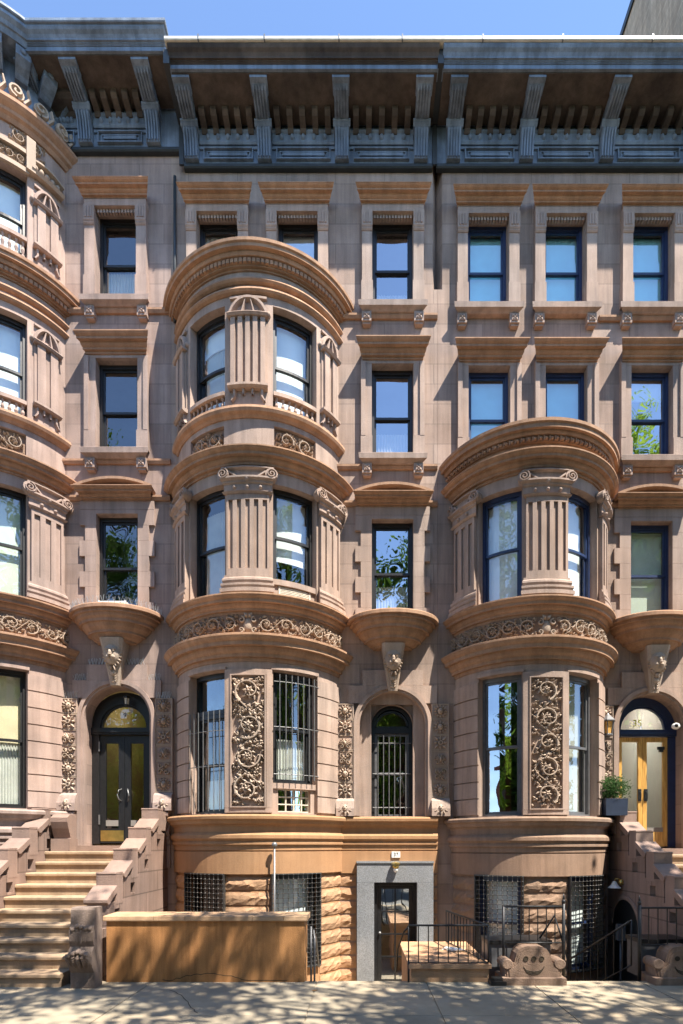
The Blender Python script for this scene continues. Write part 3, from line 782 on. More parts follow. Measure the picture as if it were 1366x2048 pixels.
            for q in (-1, 1):
                p0, p1 = (t1+.01, t2-.01) if q > 0 else (-t2+.01, -t1-.01)
                m = MB(); m.ubox(S, p0, p1, 13.30, 13.37, -.13, .02, du)
                for i in range(7):
                    u = p0+(p1-p0)*(i+.5)/7; x, y, z = S(u, 13.0, -.05)
                    m.lathe((x, y, z), [(.03, 0), (.03, .04), (.015, .06), (.035, .14), (.015, .22), (.03, .28), (.03, .3)], 7)
                m.build('balustrade', mats['st'], body)
                m = MB()           # carved window head and blocks
                m.ubox(S, p0-.03, p1+.03, 14.56, 14.64, 0, .06, du)
                carve(m, S, p0, p1, 14.66, 14.86, 0, hid+31, .06, 1.4)
                m.ubox(S, p0-.06, p1+.06, 14.88, 14.95, 0, .09, du)
                uq = q*us
                m.sweep(S, uq-.28, uq+.28, [(0, 14.62), (.1, 14.62), (.14, 14.67), (.1, 14.7), (0, 14.7)], du)
                for i in range(5): m.dome(S, uq-.2+.1*i, 14.79, .05, .07, .08, 0, 2, 8)
                n = 10; m.stroke(S, [(uq-.3+.6*i/n, 14.86+.06*sin(pi*i/n)) for i in range(n+1)], .035, .09, 0, False)
                m.ubox(S, q*t2-.07+q*.04, q*t2+.07+q*.04, 14.6, 15.2, 0, .12)
                carve(m, S, q*t2-.3, q*t2+.3, 15.0, 15.3, 0, hid+33, .06, 1.2)
                m.build('carved_head', M['carve'], body)
            bay_cornice(S, L, [(-.1, 15.32), (.04, 15.32), (.08, 15.38), (.13, 15.41), (.14, 15.46), (.20, 15.5), (.24, 15.54), (.24, 15.6), (-.1, 15.66)]).build('bay_cornice', mats['mo'], body)
            m = MB(); n = 11
            for i in range(n):
                u = -L+.3+(2*L-.6)*(i+.5)/n
                m.stroke(S, spiral(u, 15.77, .115, -pi/2, 1.4, 1 if i % 2 else -1, 16), .03, .05, .20, False)
                m.ring(S, u, 15.77, .001, .11, .14, .205, 0, 2*pi, 14)
                m.stroke(S, [(u+.1, 15.64), (u+.19, 15.80), (u+.16, 15.93)], .035, .06, .17)
            m.build('cresting', M['carve'], body)
    for z in (2.36, 6.2, 9.3, 12.5)[:top]:
        m = MB(); m.sweep(S, -L, L, [(-1.4, z), (-.285, z), (-.285, z+.1), (-1.4, z+.1)], du); m.build('bay_floor', M['room'], body)
    # glazing
    def W(i, p0, p1, v0, v1, kw): window(house, S, p0+.0, p1-.0, v0, v1, -.14, kw.pop('mat', fr), du=.12, **kw)
    for i, (p0, p1) in enumerate(((-t2, -t1), (t1, t2))):
        if hid == 39 and i == 0: kws = [{}, {}, {}, {}]
        kws = opts['win'][i]
        par = dict(kws[0]); v0 = par.pop('v0', 2.56)
        if par.pop('kind', '') == 'transom':
            window(house, S, p0, p1, v0, 4.42, -.14, par.get('mat', fr), du=.12, split=.5, **{k: w for k, w in par.items() if k in ('pane', 'blind', 'bmat', 'lower')})
            f = MB(); f.ubox(S, p0, p1, 4.421, 4.50, -.24, -.13, du); f.ubox(S, p0, p0+.055, 4.5, 5.18, -.24, -.141); f.ubox(S, p1-.055, p1, 4.5, 5.18, -.24, -.141); f.ubox(S, p0+.055, p1-.055, 5.1, 5.18, -.24, -.142, du)
            fo = f.build('window', fr, house)
            g = MB(); g.ubox(S, p0+.055, p1-.055, 4.5, 5.1, -.20, -.196, du); g.build('pane', M['glass'], fo)
        else: W(i, p0, p1, v0, 5.18, par)
        par = dict(kws[1]); W(i, p0, p1, par.pop('v0', 6.52), 8.58, par)
        if top >= 3: W(i, p0, p1, 9.93, 11.83, dict(kws[2]))
        if top >= 4: W(i, p0, p1, 13.0, 14.55, dict(kws[3]))
        g = window(house, S, p0-.03, p1+.02, opts.get('bz', -.30), 1.45, -.08, fr, du=.12, blind=opts['bblind'][i], bmat='blind', pane='glassclear')
        knobgrate(house, S, p0-.01, p1+.01, opts.get('bz', -.30)+.02, 1.44, .10)
    return S, R, L, body

# ------------------------------------------------------------------ main cornice
def main_cornice(house, S, u0, u1, brackets, dz, ends=(True, True)):
    SS = lambda u, v, d: S(u, v+dz, d)
    m = MB()
    m.sweep(SS, u0+.02, u1-.02, [(-.1, 16.31), (.90, 16.31), (.90, 16.235), (.86, 16.235), (-.1, 16.27)])
    o = m.build('cornice', M['cornice'], house)
    m = MB(); m.sweep(SS, u0+.02, u1-.02, [(-.1, 16.50), (1.05, 16.50), (1.05, 16.47), (1.03, 16.44), (.99, 16.41), (.965, 16.375), (.96, 16.35), (.93, 16.35), (.93, 16.33), (.915, 16.33), (.915, 16.312), (-.1, 16.312)])
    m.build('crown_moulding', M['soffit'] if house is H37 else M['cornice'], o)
    m = MB(); m.sweep(SS, u0-(.018 if dz < .2 else 0), u1+(.017 if dz < .2 else .012), [(.9, 16.502), (1.08, 16.502), (1.09, 16.515), (1.09, 16.56), (1.06, 16.57), (.9, 16.56)]); m.build('gutter', M['cornice'] if dz > .2 else M['gutter'], o)
    for f in (.12, .36, .63, .86) if dz < .2 else ():
        m = MB(); gu = u0+(u1-u0)*f; m.sweep(SS, gu-.012, gu+.012, [(1.0, 16.49), (1.10, 16.49), (1.10, 16.585), (1.0, 16.585)]); m.build('gutter_strap', M['silver'], o)
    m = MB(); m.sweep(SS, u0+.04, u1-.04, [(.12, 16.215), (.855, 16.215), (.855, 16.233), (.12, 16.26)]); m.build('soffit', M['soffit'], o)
    m = MB(); m.sweep(SS, u0+.02, u1-.02, [(0, 15.42), (.08, 15.42), (.10, 15.44), (.10, 15.49), (.08, 15.51), (0, 15.515)]); m.build('cornice_band', M['corndark'], o)
    m = MB(); m.ubox(SS, u0+.03, u1-.03, 15.516, 16.24, 0, .08); 
    bs = sorted(brackets)
    spans = [(a+.15, b-.15) for a, b in zip(bs, bs[1:])]
    if ends[1]: pass
    for a, b in spans:
        m.sweep(SS, a, b, [(.07, 15.84), (.12, 15.84), (.14, 15.87), (.14, 16.03), (.17, 16.05), (.17, 16.08), (.07, 16.09)])
        m.sweep(SS, a, b, [(.07, 15.76), (.11, 15.76), (.12, 15.80), (.07, 15.80)])
        for q in range(2):
            e = .08+q*.06; dd = .115-q*.03
            lo, hi = 15.545+q*.045, 15.775-q*.045
            m.ubox(SS, a+e, b-e, lo, lo+.02, .08, dd+.02); m.ubox(SS, a+e, b-e, hi-.02, hi, .08, dd+.02)
            m.ubox(SS, a+e, a+e+.02, lo+.02, hi-.02, .08, dd+.018); m.ubox(SS, b-e-.02, b-e, lo+.02, hi-.02, .08, dd+.018)
        m.ubox(SS, a+.2, b-.2, 15.63, 15.69, .08, .115)
    m.build('cornice_frieze', M['cornice'], o)
    for a, b in spans:
        n = 5
        for i in range(n):
            e = MB(); u = a+.08+(b-a-.16)*(i+.5)/n
            e.dome(SS, u, 15.95, .045, .055, .05, .14, 3, 8); e.leaf(SS, u, 16.0, pi/2, .05, .02, .14, .03); e.build('egg_boss', M['cornice'], o)
        n = 5
        for i in range(n):
            e = MB(); u = a+(b-a)*(i+.5)/n; w = .055
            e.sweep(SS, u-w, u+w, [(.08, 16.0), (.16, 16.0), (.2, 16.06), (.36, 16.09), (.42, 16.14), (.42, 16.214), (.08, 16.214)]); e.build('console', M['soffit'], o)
    for u in bs:
        b = MB(); w = .135
        b.sweep(SS, u-w, u+w, [(.08, 15.516), (.16, 15.516), (.175, 15.66), (.21, 15.82), (.28, 15.97), (.08, 15.97)])
        b.sweep(SS, u-w, u+w, [(.08, 15.97), (.29, 15.97), (.33, 16.0), (.31, 16.02), (.34, 16.04), (.34, 16.07), (.08, 16.07)], ext=.1)
        b.sweep(SS, u-w, u+w, [(.08, 16.07), (.31, 16.07), (.40, 16.085), (.56, 16.10), (.70, 16.13), (.76, 16.16), (.76, 16.21), (.08, 16.21)])
        b.sweep(SS, u-w, u+w, [(.6, 16.14), (.80, 16.165), (.84, 16.17), (.84, 16.212), (.6, 16.212)], ext=.03)
        for k in range(5):
            c = u-w+2*w*(k+.5)/5; q = .013
            b.sweep(SS, c-q, c+q, [(.1, 15.53), (.195, 15.53), (.21, 15.66), (.245, 15.82), (.31, 15.95), (.1, 15.95)])
            b.sweep(SS, c-q, c+q, [(.3, 16.055), (.41, 16.055), (.57, 16.07), (.71, 16.10), (.76, 16.13), (.7, 16.2), (.3, 16.2)])
        b.build('bracket', M['cornice'], o)
    return o

# ------------------------------------------------------------------ a row house
def interior(house, x0, x1, dz, k):
    m = MB(); fl = [-.86, 2.38, 6.2, 9.4, 12.55, 16.1]
    for z in fl: m.box(x0+.2, x1-.2, .32, 4.2, z+dz-.12, z+dz)
    m.box(x0+.2, x1-.2, 4.2, 4.3, -1, 16.1+dz)
    m.box(x0+.12, x0+.2, .32, 4.3, -1, 16.1+dz); m.box(x1-.2, x1-.12, .32, 4.3, -1, 16.1+dz)
    m.build('interior_wall', M['room'], house)
def arch_window(house, S, u, mat, dplane):
    # 37: round-headed window at the back of the niche
    zs = 4.40; r = .42
    f = MB(); f.ring(S, u, zs, r-.07, r, dplane-.1, dplane-.02, n=24)
    f.ubox(S, u-r, u-r+.07, 2.56, zs, dplane-.1, dplane-.02); f.ubox(S, u+r-.07, u+r, 2.56, zs, dplane-.1, dplane-.02)
    f.ubox(S, u-r+.07, u+r-.07, zs-.14, zs-.03, dplane-.1, dplane-.01)
    o = f.build('window', mat, house)
    g = MB(); g.disc(S, u, zs-.03, r-.06, dplane-.07, 0, pi, 20); g.build('pane', M['glass'], o)
    m = MB(); m.ring(S, u, zs-.03, r-.11, r-.07, dplane-.08, dplane-.03, n=24); m.ubox(S, u-r+.07, u+r-.07, zs-.029, zs+.01, dplane-.08, dplane-.03); m.build('transom_sash', mat, o)
    for a, b, dd in ((3.42, 4.26, dplane-.05), (2.56, 3.46, dplane-.08)):
        m = MB()
        for q in (-1, 1): m.ubox(S, u+q*(r-.095)-.025, u+q*(r-.095)+.025, a, b, dd-.03, dd)
        m.ubox(S, u-r+.12, u+r-.12, a, a+.05, dd-.03, dd-.001); m.ubox(S, u-r+.12, u+r-.12, b-.05, b, dd-.03, dd-.001)
        m.build('sash', M['charcoal'], o)
        g = MB(); g.ubox(S, u-r+.12, u+r-.12, a+.05, b-.05, dd-.02, dd-.017); g.build('pane', M['glass'], o)
    grille(house, S, u-r+.08, u+r-.08, 2.58, 4.22, dplane+.03, .125, (.1, .52, .9))
def text_mesh(txt, size, loc, rot, mat, parent, name, ext=.004, align='CENTER'):
    cu = bpy.data.curves.new(name, 'FONT'); cu.body = txt; cu.size = size; cu.extrude = ext; cu.align_x = align; cu.align_y = 'CENTER'
    t = bpy.data.objects.new(name, cu); COL.objects.link(t); bpy.context.view_layer.update()
    me = bpy.data.meshes.new_from_object(t.evaluated_get(bpy.context.evaluated_depsgraph_get()))
    bpy.data.objects.remove(t); o = bpy.data.objects.new(name, me); COL.objects.link(o); me.materials.clear(); me.materials.append(mat)
    ox, oy, oz = ORG.get(parent.name, (0, 0, 0)) if parent else (0, 0, 0)
    o.location = (loc[0]-ox, loc[1]-oy, loc[2]-oz); o.rotation_euler = rot
    if parent: o.parent = parent
    return o
def double_door(house, S, u, d, fmat, lmat, hall, zf, number, gold=False):
    zs = 4.38; r = .62
    f = MB(); f.ring(S, u, zs, r-.13, r+.12, d-.16, d-.045, n=28); f.ring(S, u, zs, r-.13, r+.035, d-.12, d, n=28); f.ring(S, u, zs, r-.17, r-.13, d-.1, d-.03, n=28)
    for q in (-1, 1): f.ubox(S, u+q*(r-.035)-.075, u+q*(r-.035)+.075, zf, zs-.14, d-.12, d)
    f.ubox(S, u-r-.04, u+r+.04, zs-.14, zs, d-.12, d+.04); f.ubox(S, u-r+.01, u+r-.01, zs-.10, zs-.05, d+.04, d+.07)
    o = f.build('entrance_door', fmat, house)
    g = MB(); g.disc(S, u, zs, r-.15, d-.07); g.build('transom_pane', M['glassdark' if gold else 'glassclear'], o)
    w = r-.11; zt = zs-.15
    for q in (-1, 1):
        a, b = (u-w, u-.003) if q < 0 else (u+.003, u+w)
        m = MB(); st = .085 if gold else .12
        m.ubox(S, a, a+st, zf+.02, zt, d-.09, d-.03); m.ubox(S, b-st, b, zf+.02, zt, d-.09, d-.03)
        m.ubox(S, a+st, b-st, zt-(.09 if gold else .16), zt, d-.09, d-.031); m.ubox(S, a+st, b-st, zf+.02, zf+.32, d-.09, d-.031)
        m.build('door_leaf', lmat, o)
        g = MB(); g.ubox(S, a+st, b-st, zf+.32, zt-(.09 if gold else .16), d-.065, d-.06); g.build('door_pane', M['glassclear'], o)
        h = MB(); x = b-.06 if q < 0 else a+.06
        if gold:
            h.ubox(S, x-.035, x+.035, zf+.95, zf+1.2, d-.03, d-.015)
            h.tube([S(x, zf+1.0, d-.01), S(x, zf+1.03, d+.035), S(x, zf+1.12, d+.035), S(x, zf+1.15, d-.01)], .01, 6)
            h.build('door_handle', M['iron'], o)
        else:
            h.tube([S(x, zf+.88, d-.03), S(x+q*.04, zf+.92, d+.02), S(x+q*.055, zf+1.0, d+.05), S(x+q*.03, zf+1.1, d+.03), S(x, zf+1.13, d-.03)], .012, 6)
            h.build('door_handle', M['silver'], o)
    if not gold:
        k = MB(); k.ubox(S, u-w+.02, u-.02, zf+.06, zf+.28, d-.03, d-.022); k.build('kick_plate', M['brass'], o)
        for z in (zf+.4, zf+1.9):
            k = MB(); k.ubox(S, u-r+.1, u-r+.13, z, z+.2, d, d+.012); k.build('hinge', M['silver'], o)
    # hall seen through the glass
    m = MB(); x, y, z = S(u, 0, d)
    m.box(x-.9, x-.85, y+.15, 4.1, zf, 5.3); m.box(x+.85, x+.9, y+.15, 4.1, zf, 5.3); m.box(x-.9, x+.9, 4.1, 4.15, zf, 5.3); m.box(x-.9, x+.9, y+.15, 4.1, 5.3, 5.35); m.box(x-.9, x+.9, y+.15, 4.1, zf-.05, zf)
    m.box(x+.2, x+.65, 3.9, 4.0, zf, zf+2.1)
    m.build('hall', M[hall], house)
    lp = MB(); lp.ball((x, y+1.6, 5.0), .16, 10); lp.build('hall_lamp', M['lamp2' if gold else 'lamp'], house)
    return o

H37 = None
def row_house(hid, label, x0, x1, Xe, bayp, dz, dzc, fr, opts):
    k = str(hid)
    mats = {'st': M['st'+k], 'mo': M['mo'+k], 'wall': M['wall'+k], 'base': M['base'+k], 'rock': M['rock'+k], 'bg': M['carvebg']}
    h = thing('brownstone_house', ((x0+x1)/2, 0, 0), label, 'house', 'row of brownstone houses')
    S = flat(0, 0, dz)
    xc, a, s = bayp
    bt = {2: 9.5, 3: 12.6, 4: 15.5}[opts['top']]
    holes = [(xc-a*.93, xc+a*.93, -.85-dz, bt)]
    for z0, z1, hw in ((12.71, 14.5, .405), (9.70, 11.55, .415), (6.48, 8.47, .415)): holes.append((Xe-hw, Xe+hw, z0, z1))
    zl = 2.50 if hid == 37 else 1.90-dz
    holes.append((Xe-.66, Xe+.66, zl, 5.04))
    for u in opts.get('w4', []): holes.append((u-.405, u+.405, 12.71, 14.5))
    for u in opts.get('w3', []): holes.append((u-.415, u+.415, 9.70, 11.55))
    if hid == 37: holes += [(.28, 1.13, -.86, 1.24), (1.5485-.097, 2, 13.09, 16.3)]
    if hid == 35: holes.append((0, 1.5485+.097, 13.09-dz, 16.3))
    w = MB(); w.wall(S, x0, x1, -.9, 16.5+dzc-dz, holes, .32)
    w.spandrel(S, Xe, .66, 4.38, 5.04, .32)
    w.build('wall', mats['wall'], h)
    interior(h, x0, x1, dz, k)
    r = MB(); r.box(x0, x1, -.05, 9, 16.45+dzc, 16.52+dzc); r.box(x0, x1, 8.8, 9, -.9, 16.45+dzc); r.box(x0, x0+.12, .33, 8.8, -.9, 16.45+dzc); r.box(x1-.12, x1, .33, 8.8, -.9, 16.45+dzc)
    r.build('roof', M['corndark'], h)
    # strings along the flat wall
    xr = xc+a-.1
    for z0, d in ((12.47, .07), (9.47, .06), (8.74, .07)):
        m = MB()
        m.sweep(S, xr, x1-.003, [(0, z0), (d*.6, z0), (d, z0+.05), (d, z0+.09), (0, z0+.11)])
        m.build('string_course', mats['mo'], h)
    m = MB()
    for p0, p1 in ([(xr-.05, x1-.003)] if hid == 37 else [(xr-.05, Xe-.80), (Xe+.80, x1-.003)]): m.sweep(S, p0, p1, [(-.05, 2.55), (.16, 2.53), (.18, 2.50), (.175, 2.45), (.13, 2.43), (.11, 2.37), (.07, 2.34), (.05, 2.31), (.05, 2.215), (.08, 2.205), (.11, 2.16), (.11, 2.10), (.07, 2.06), (.065, 2.045), (.08, 2.03), (.08, 1.99), (.05, 1.975), (.05, 1.885), (.03, 1.88), (.03, 1.86), (.05, 1.855), (.05, 1.42), (0, 1.42)])
    m.build('base_moulding', mats['base'], h)
    win4(h, S, Xe, mats, fr, **opts['e'][0]); win3(h, S, Xe, mats, fr, **opts['e'][1]); win2(h, S, Xe, mats, fr, **opts['e'][2])
    for i, u in enumerate(opts.get('w4', [])): win4(h, S, u, mats, fr, **opts['e'][3])
    for i, u in enumerate(opts.get('w3', [])): win3(h, S, u, mats, fr, **opts['e'][4])
    shelf(h, S, Xe, mats)
    entrance_surround(h, S, Xe, mats, hid, 2.56 if hid == 37 else 1.9-dz)
    B = bay(h, hid, xc, a, s, dz, mats, fr, opts)
    global H37
    if hid == 37: H37 = h
    if opts.get('brk'):
        main_cornice(h, flat(0, 0, 0), opts['cx'][0], opts['cx'][1], opts['brk'], dzc)
    return h, S, mats, B

# ================================================================== the three houses
H39, S39, m39, B39 = row_house(39, 'leftmost brownstone house with a high stoop, black double door and spiked window shelf', -10.2, -3.78, -4.84, (-7.45, 1.55, 1.0), .11, .33, M['black'],
    dict(t1=15, t2=42, top=4, cx=(-6.2, -3.53), brk=[-6.25, -5.42, -4.08], bblind=(0, 0),
         e=[dict(lower=.5), dict(lower=.0), dict(blind=.0)],
         win=[[dict(), dict(), dict(), dict()], [dict(lower=1.0, blind=.5, bmat='warmblind'), dict(blind=1.0, bmat='blindgreen'), dict(blind=.9), dict(blind=1.0)]]))
H37, S37, m37, B37 = row_house(37, 'middle brownstone house with a three-storey round bay and orange painted base', -3.777, 1.547, .65, (-2.03, 1.60, 1.0), 0, 0, M['black'],
    dict(t1=14.3, t2=42.5, top=3, cx=(-3.515, 1.462), brk=[X(383, .15), X(529, .15), X(684, .15), X(842, .15)], w4=[X(440, -.1), X(597, -.1)],
         bblind=(0, .8),
         e=[dict(pane='glassdark', lower=.3), dict(pane='glassdark', lower=.38), dict(pane='glassdark', lower=.4), dict(pane='glassdark', blind=.25)],
         win=[[dict(kind='transom', lower=.35), dict(lower=.9), dict(lower=1.0, blind=.2)],
              [dict(v0=3.12, lower=.42), dict(v0=6.86, blind=.72), dict(blind=.85)]]))
H35, S35, m35, B35 = row_house(35, 'rightmost brownstone house with oak double door and navy window frames', 1.55, 7.6, 5.81, (3.385, 1.48, 1.0), -.04, 0, M['navy'],
    dict(t1=15.4, t2=45, top=2, cx=(1.497, 7.5), brk=[X(907, .15), X(1053, .15), X(1214, .15), X(1385, .15)], w4=[X(972, -.1), X(1124, -.1)], w3=[X(975, -.1), X(1127, -.1)],
         bblind=(1, 1),
         e=[dict(blind=1.0, pane='glassteal'), dict(pane='glassdark', blind=.2), dict(blind=1.0, bmat='blindgreen'), dict(blind=1.0, pane='glassteal'), dict(blind=1.0, pane='glassteal')],
         win=[[dict(mat=M['charcoal'], pane='glassdark'), dict(blind=1.0)],
              [dict(mat=M['charcoal'], lower=1.0), dict(blind=1.0)]]))
# 37: niche with the round-headed window
n = MB(); u = .65
n.wall(S37, u-.66, u+.66, 2.40, 5.06, [(u-.42, u+.42, 2.56, 4.82)], .12, front=-.22)
n.spandrel(S37, u, .42, 4.40, 4.82, .12, front=-.22)
n.build('window_niche', m37['st'], H37)
arch_window(H37, S37, u, M['black'], -.24)
# 37: granite basement door
g = MB(); gx0, gx1, gz = -.06, 1.45, 1.66
g.box(gx0, .279, -.14, .0, -.86, 1.24); g.box(1.131, gx1, -.14, .0, -.86, 1.24); g.box(gx0, gx1, -.141, .0, 1.242, gz-.04); g.box(gx0-.01, gx1+.01, -.16, .0, gz-.038, gz)
g.build('granite_surround', M['granite'], H37)
d = MB(); dy = .02
d.box(.28, .345, dy, dy+.1, -.86, 1.24); d.box(1.065, 1.13, dy, dy+.1, -.86, 1.24); d.box(.345, 1.065, dy, dy+.1, 1.175, 1.24)
D37 = d.build('basement_door', M['black'], H37)
d = MB(); d.box(.35, .43, dy+.02, dy+.07, -.85, 1.17); d.box(.98, 1.06, dy+.02, dy+.07, -.85, 1.17); d.box(.43, .98, dy+.021, dy+.069, 1.10, 1.17); d.box(.43, .98, dy+.021, dy+.069, -.85, -.72)
d.box(.69, .72, dy+.023, dy+.067, -.72, 1.10)
for k in range(1, 4): d.box(.43, .98, dy+.024, dy+.066, -.72+1.82*k/4-.015, -.72+1.82*k/4+.015)
d.build('door_leaf', M['black'], D37)
d = MB(); d.box(.43, .98, dy+.04, dy+.045, -.72, 1.10); d.build('door_pane', M['glassdark'], D37)
d = MB(); d.ball((.395, dy-.02, .22), .03, 8); d.build('door_knob', M['silver'], D37)
for (p0, p1, sd) in ((-.44, gx0-.015, 1), (gx1+.015, 1.90, 5)):
    v = 1.40-.235; k = 0; rk = MB()
    while v > -.85:
        rock(rk, S37, p0, min(p1, 1.546), v, v+.225, .0, k*7+sd+90); v -= .272; k += 1
    rk.build('rock_facing', m37['rock'], H37)
# chase between 37 and 35
c = MB(); gx = 1.5485
c.add([(gx-.097, 0, 13.09), (gx+.097, 0, 13.09), (gx, .24, 13.09), (gx-.097, 0, 16.4), (gx+.097, 0, 16.4), (gx, .24, 16.4)], [(0, 1, 2), (0, 2, 5, 3), (2, 1, 4, 5)]); c.build('party_chase', M['wall37'], H37)
# dark tube standing in for the corner shadow between 39 and 37
c = MB(); c.tube([(-3.69, -.04, 15.3), (-3.69, -.04, 12.4)], .03, 8); c.build('downpipe', M['corndark'], H37)
for fx in (1.48, -3.535):
    m = MB(); m.box(fx-.055, fx+.055, -.97, -.1, 16.24, 16.495); m.box(fx-.045, fx+.045, -.12, -.085, 15.45, 16.22); m.build('joint_flashing', M['corndark'], H37)
# bars on parlour windows of 37
SB, RB, LB, body37 = B37
t1, t2 = RB*radians(14.3), RB*radians(42.5)
grille(H37, SB, -t2+.02, -t1-.02, 2.60, 4.44, .05, .125, (.45, .8))
grille(H37, SB, t1+.06, t2-.03, 3.18, 5.10, .05, .125, (.05, .5, .93))
def raised_panel(house, S, p0, p1, z0, z1, mats):
    m = MB(); m.ubox(S, p0, p1, z1-.10, z1, -.26, -.02, .1); m.ubox(S, p0, p0+.1, z0, z1-.1, -.26, -.06); m.ubox(S, p1-.1, p1, z0, z1-.1, -.26, -.06); m.ubox(S, p0+.1, p1-.1, z0, z0+.03, -.26, -.06, .1)
    m.build('window_panel', mats['st'], house)
raised_panel(H37, SB, t1, t2, 2.56, 3.12, m37)
m = MB()
m.ubox(SB, t1+.1, t2-.1, 2.59, 3.02, -.16, -.15, .1); bk = m.build('block_panel', M['glassdark'], H37)
m = MB()
for i in range(5):
    u = t1+.1+(t2-t1-.2)*i/4; m.ubox(SB, u-.012, u+.012, 2.60, 3.01, -.15, -.12)
for i in range(4):
    v = 2.60+.41*i/3; m.ubox(SB, t1+.1, t2-.1, v-.011, v+.011, -.15, -.121, .1)
m.build('glazing_bar', M['cream'], bk)
raised_panel(H37, SB, t1, t2, 6.52, 6.86, m37)
def aircon_face(S, p0, p1, z0, z1, d0, d1, mat, label, nl=6, name='air_conditioner'):
    x, y, z = S((p0+p1)/2, z0, d1)
    t = thing(name, (x, y, z), label, 'air conditioner')
    m = MB(); m.ubox(S, p0, p1, z0, z1, d0, d1-.02, .1); m.build('casing', mat, t)
    m = MB()
    for i in range(nl):
        v = z0+.03+(z1-z0-.06)*i/(nl-1); m.ubox(S, p0+.03, p1-.03, v-.008, v+.008, d1-.02, d1, .1)
    m.ubox(S, p0, p0+.03, z0, z1, d1-.02, d1+.004); m.ubox(S, p1-.03, p1, z0, z1, d1-.02, d1+.004)
    m.build('grille', mat, t)
aircon_face(SB, t1+.11, t2-.11, 6.555, 6.755, -.22, -.05, M['cream'], 'beige slatted air conditioner set below a window of the middle round bay', 6)
aircon_face(flat(0, 0, 0), .42, .86, 6.50, 6.62, -.16, .12, M['white'], 'small white air conditioner on the window shelf above the barred arched window', 3)
aircon_face(flat(0, 0, 0), -5.17, -4.62, 6.60, 6.80, -.16, .16, M['white'], 'white air conditioner on the spiked shelf above the black double door', 3)
# doors
double_door(H39, flat(0, 0, 0), -4.84, -.28, M['black'], M['black'], 'warm', 2.0, '9')
double_door(H35, flat(0, 0, -.04), 5.81, -.28, M['navy'], M['oak'], 'hallwhite', 1.97, '35', True)
text_mesh('35', .20, (5.68, .27, 4.47), (pi/2, 0, 0), M['gold'], H35, 'house_number')
m = MB(); m.box(-4.90, -4.775, .255, .26, 4.57, 4.69); npl = m.build('number_plate', M['white'], H39)
text_mesh('9', .13, (-4.81, .252, 4.63), (pi/2, 0, 0), M['black'], H39, 'house_number', .003)
# bird spikes on 39
sp = MB(); rnd = random.Random(5)
def spikes(pts):
    for (x, y, z) in pts:
        for k in (-1, 0, 1):
            sp.tube([(x, y, z), (x+k*.045+rnd.uniform(-.015, .015), y-.02*k, z+.13+rnd.uniform(-.02, .02))], .0035, 3)
spikes([(-4.84+.86*cos(a), .64*sin(a), 6.55) for a in [pi+pi*i/26 for i in range(27)]])
spikes([(-4.84+s*(.12+.06*i), -.04, 5.57) for s in (-1, 1) for i in range(8)])
spikes([(-4.84+s*(.64+.05*i), -.04, 5.26) for s in (-1, 1) for i in range(5)])
spikes([(-4.84+s*(.80+.05*i), -.06, 4.90) for s in (-1, 1) for i in range(6)])
sp.build('bird_spikes', M['spike'], H39)

# ------------------------------------------------------------------ cornice of 39 sweeping round its bay
Sc = arc(-7.45, 1.70, .70, .33)
m = MB(); Lc = 2.5
m.sweep(Sc, -Lc, Lc, [(-.3, 16.50), (.56, 16.50), (.58, 16.515), (.58, 16.555), (.55, 16.57), (-.3, 16.57)], .12)
m.sweep(Sc, -Lc, Lc, [(-.3, 16.27), (.38, 16.27), (.40, 16.31), (.42, 16.345), (.45, 16.35), (.48, 16.40), (.54, 16.44), (.54, 16.499), (-.3, 16.499)], .12)
cc = m.build('bay_main_cornice', M['cornice'], H39)
for i in range(11):
    u = -1.9+3.8*i/10; b = MB()
    b.sweep(Sc, u-.10, u+.10, [(0, 15.95), (.08, 15.95), (.14, 16.0), (.24, 16.05), (.34, 16.12), (.36, 16.265), (0, 16.265)])
    b.dome(Sc, u, 16.2, .05, .04, .03, .355, 2, 7)
    b.build('modillion', M['cornice'], cc)
m = MB(); m.sweep(Sc, -Lc, Lc, [(-.2, 15.5), (.0, 15.5), (.0, 16.28), (-.2, 16.28)], .12); m.build('cornice_wall', M['cornice'], cc)

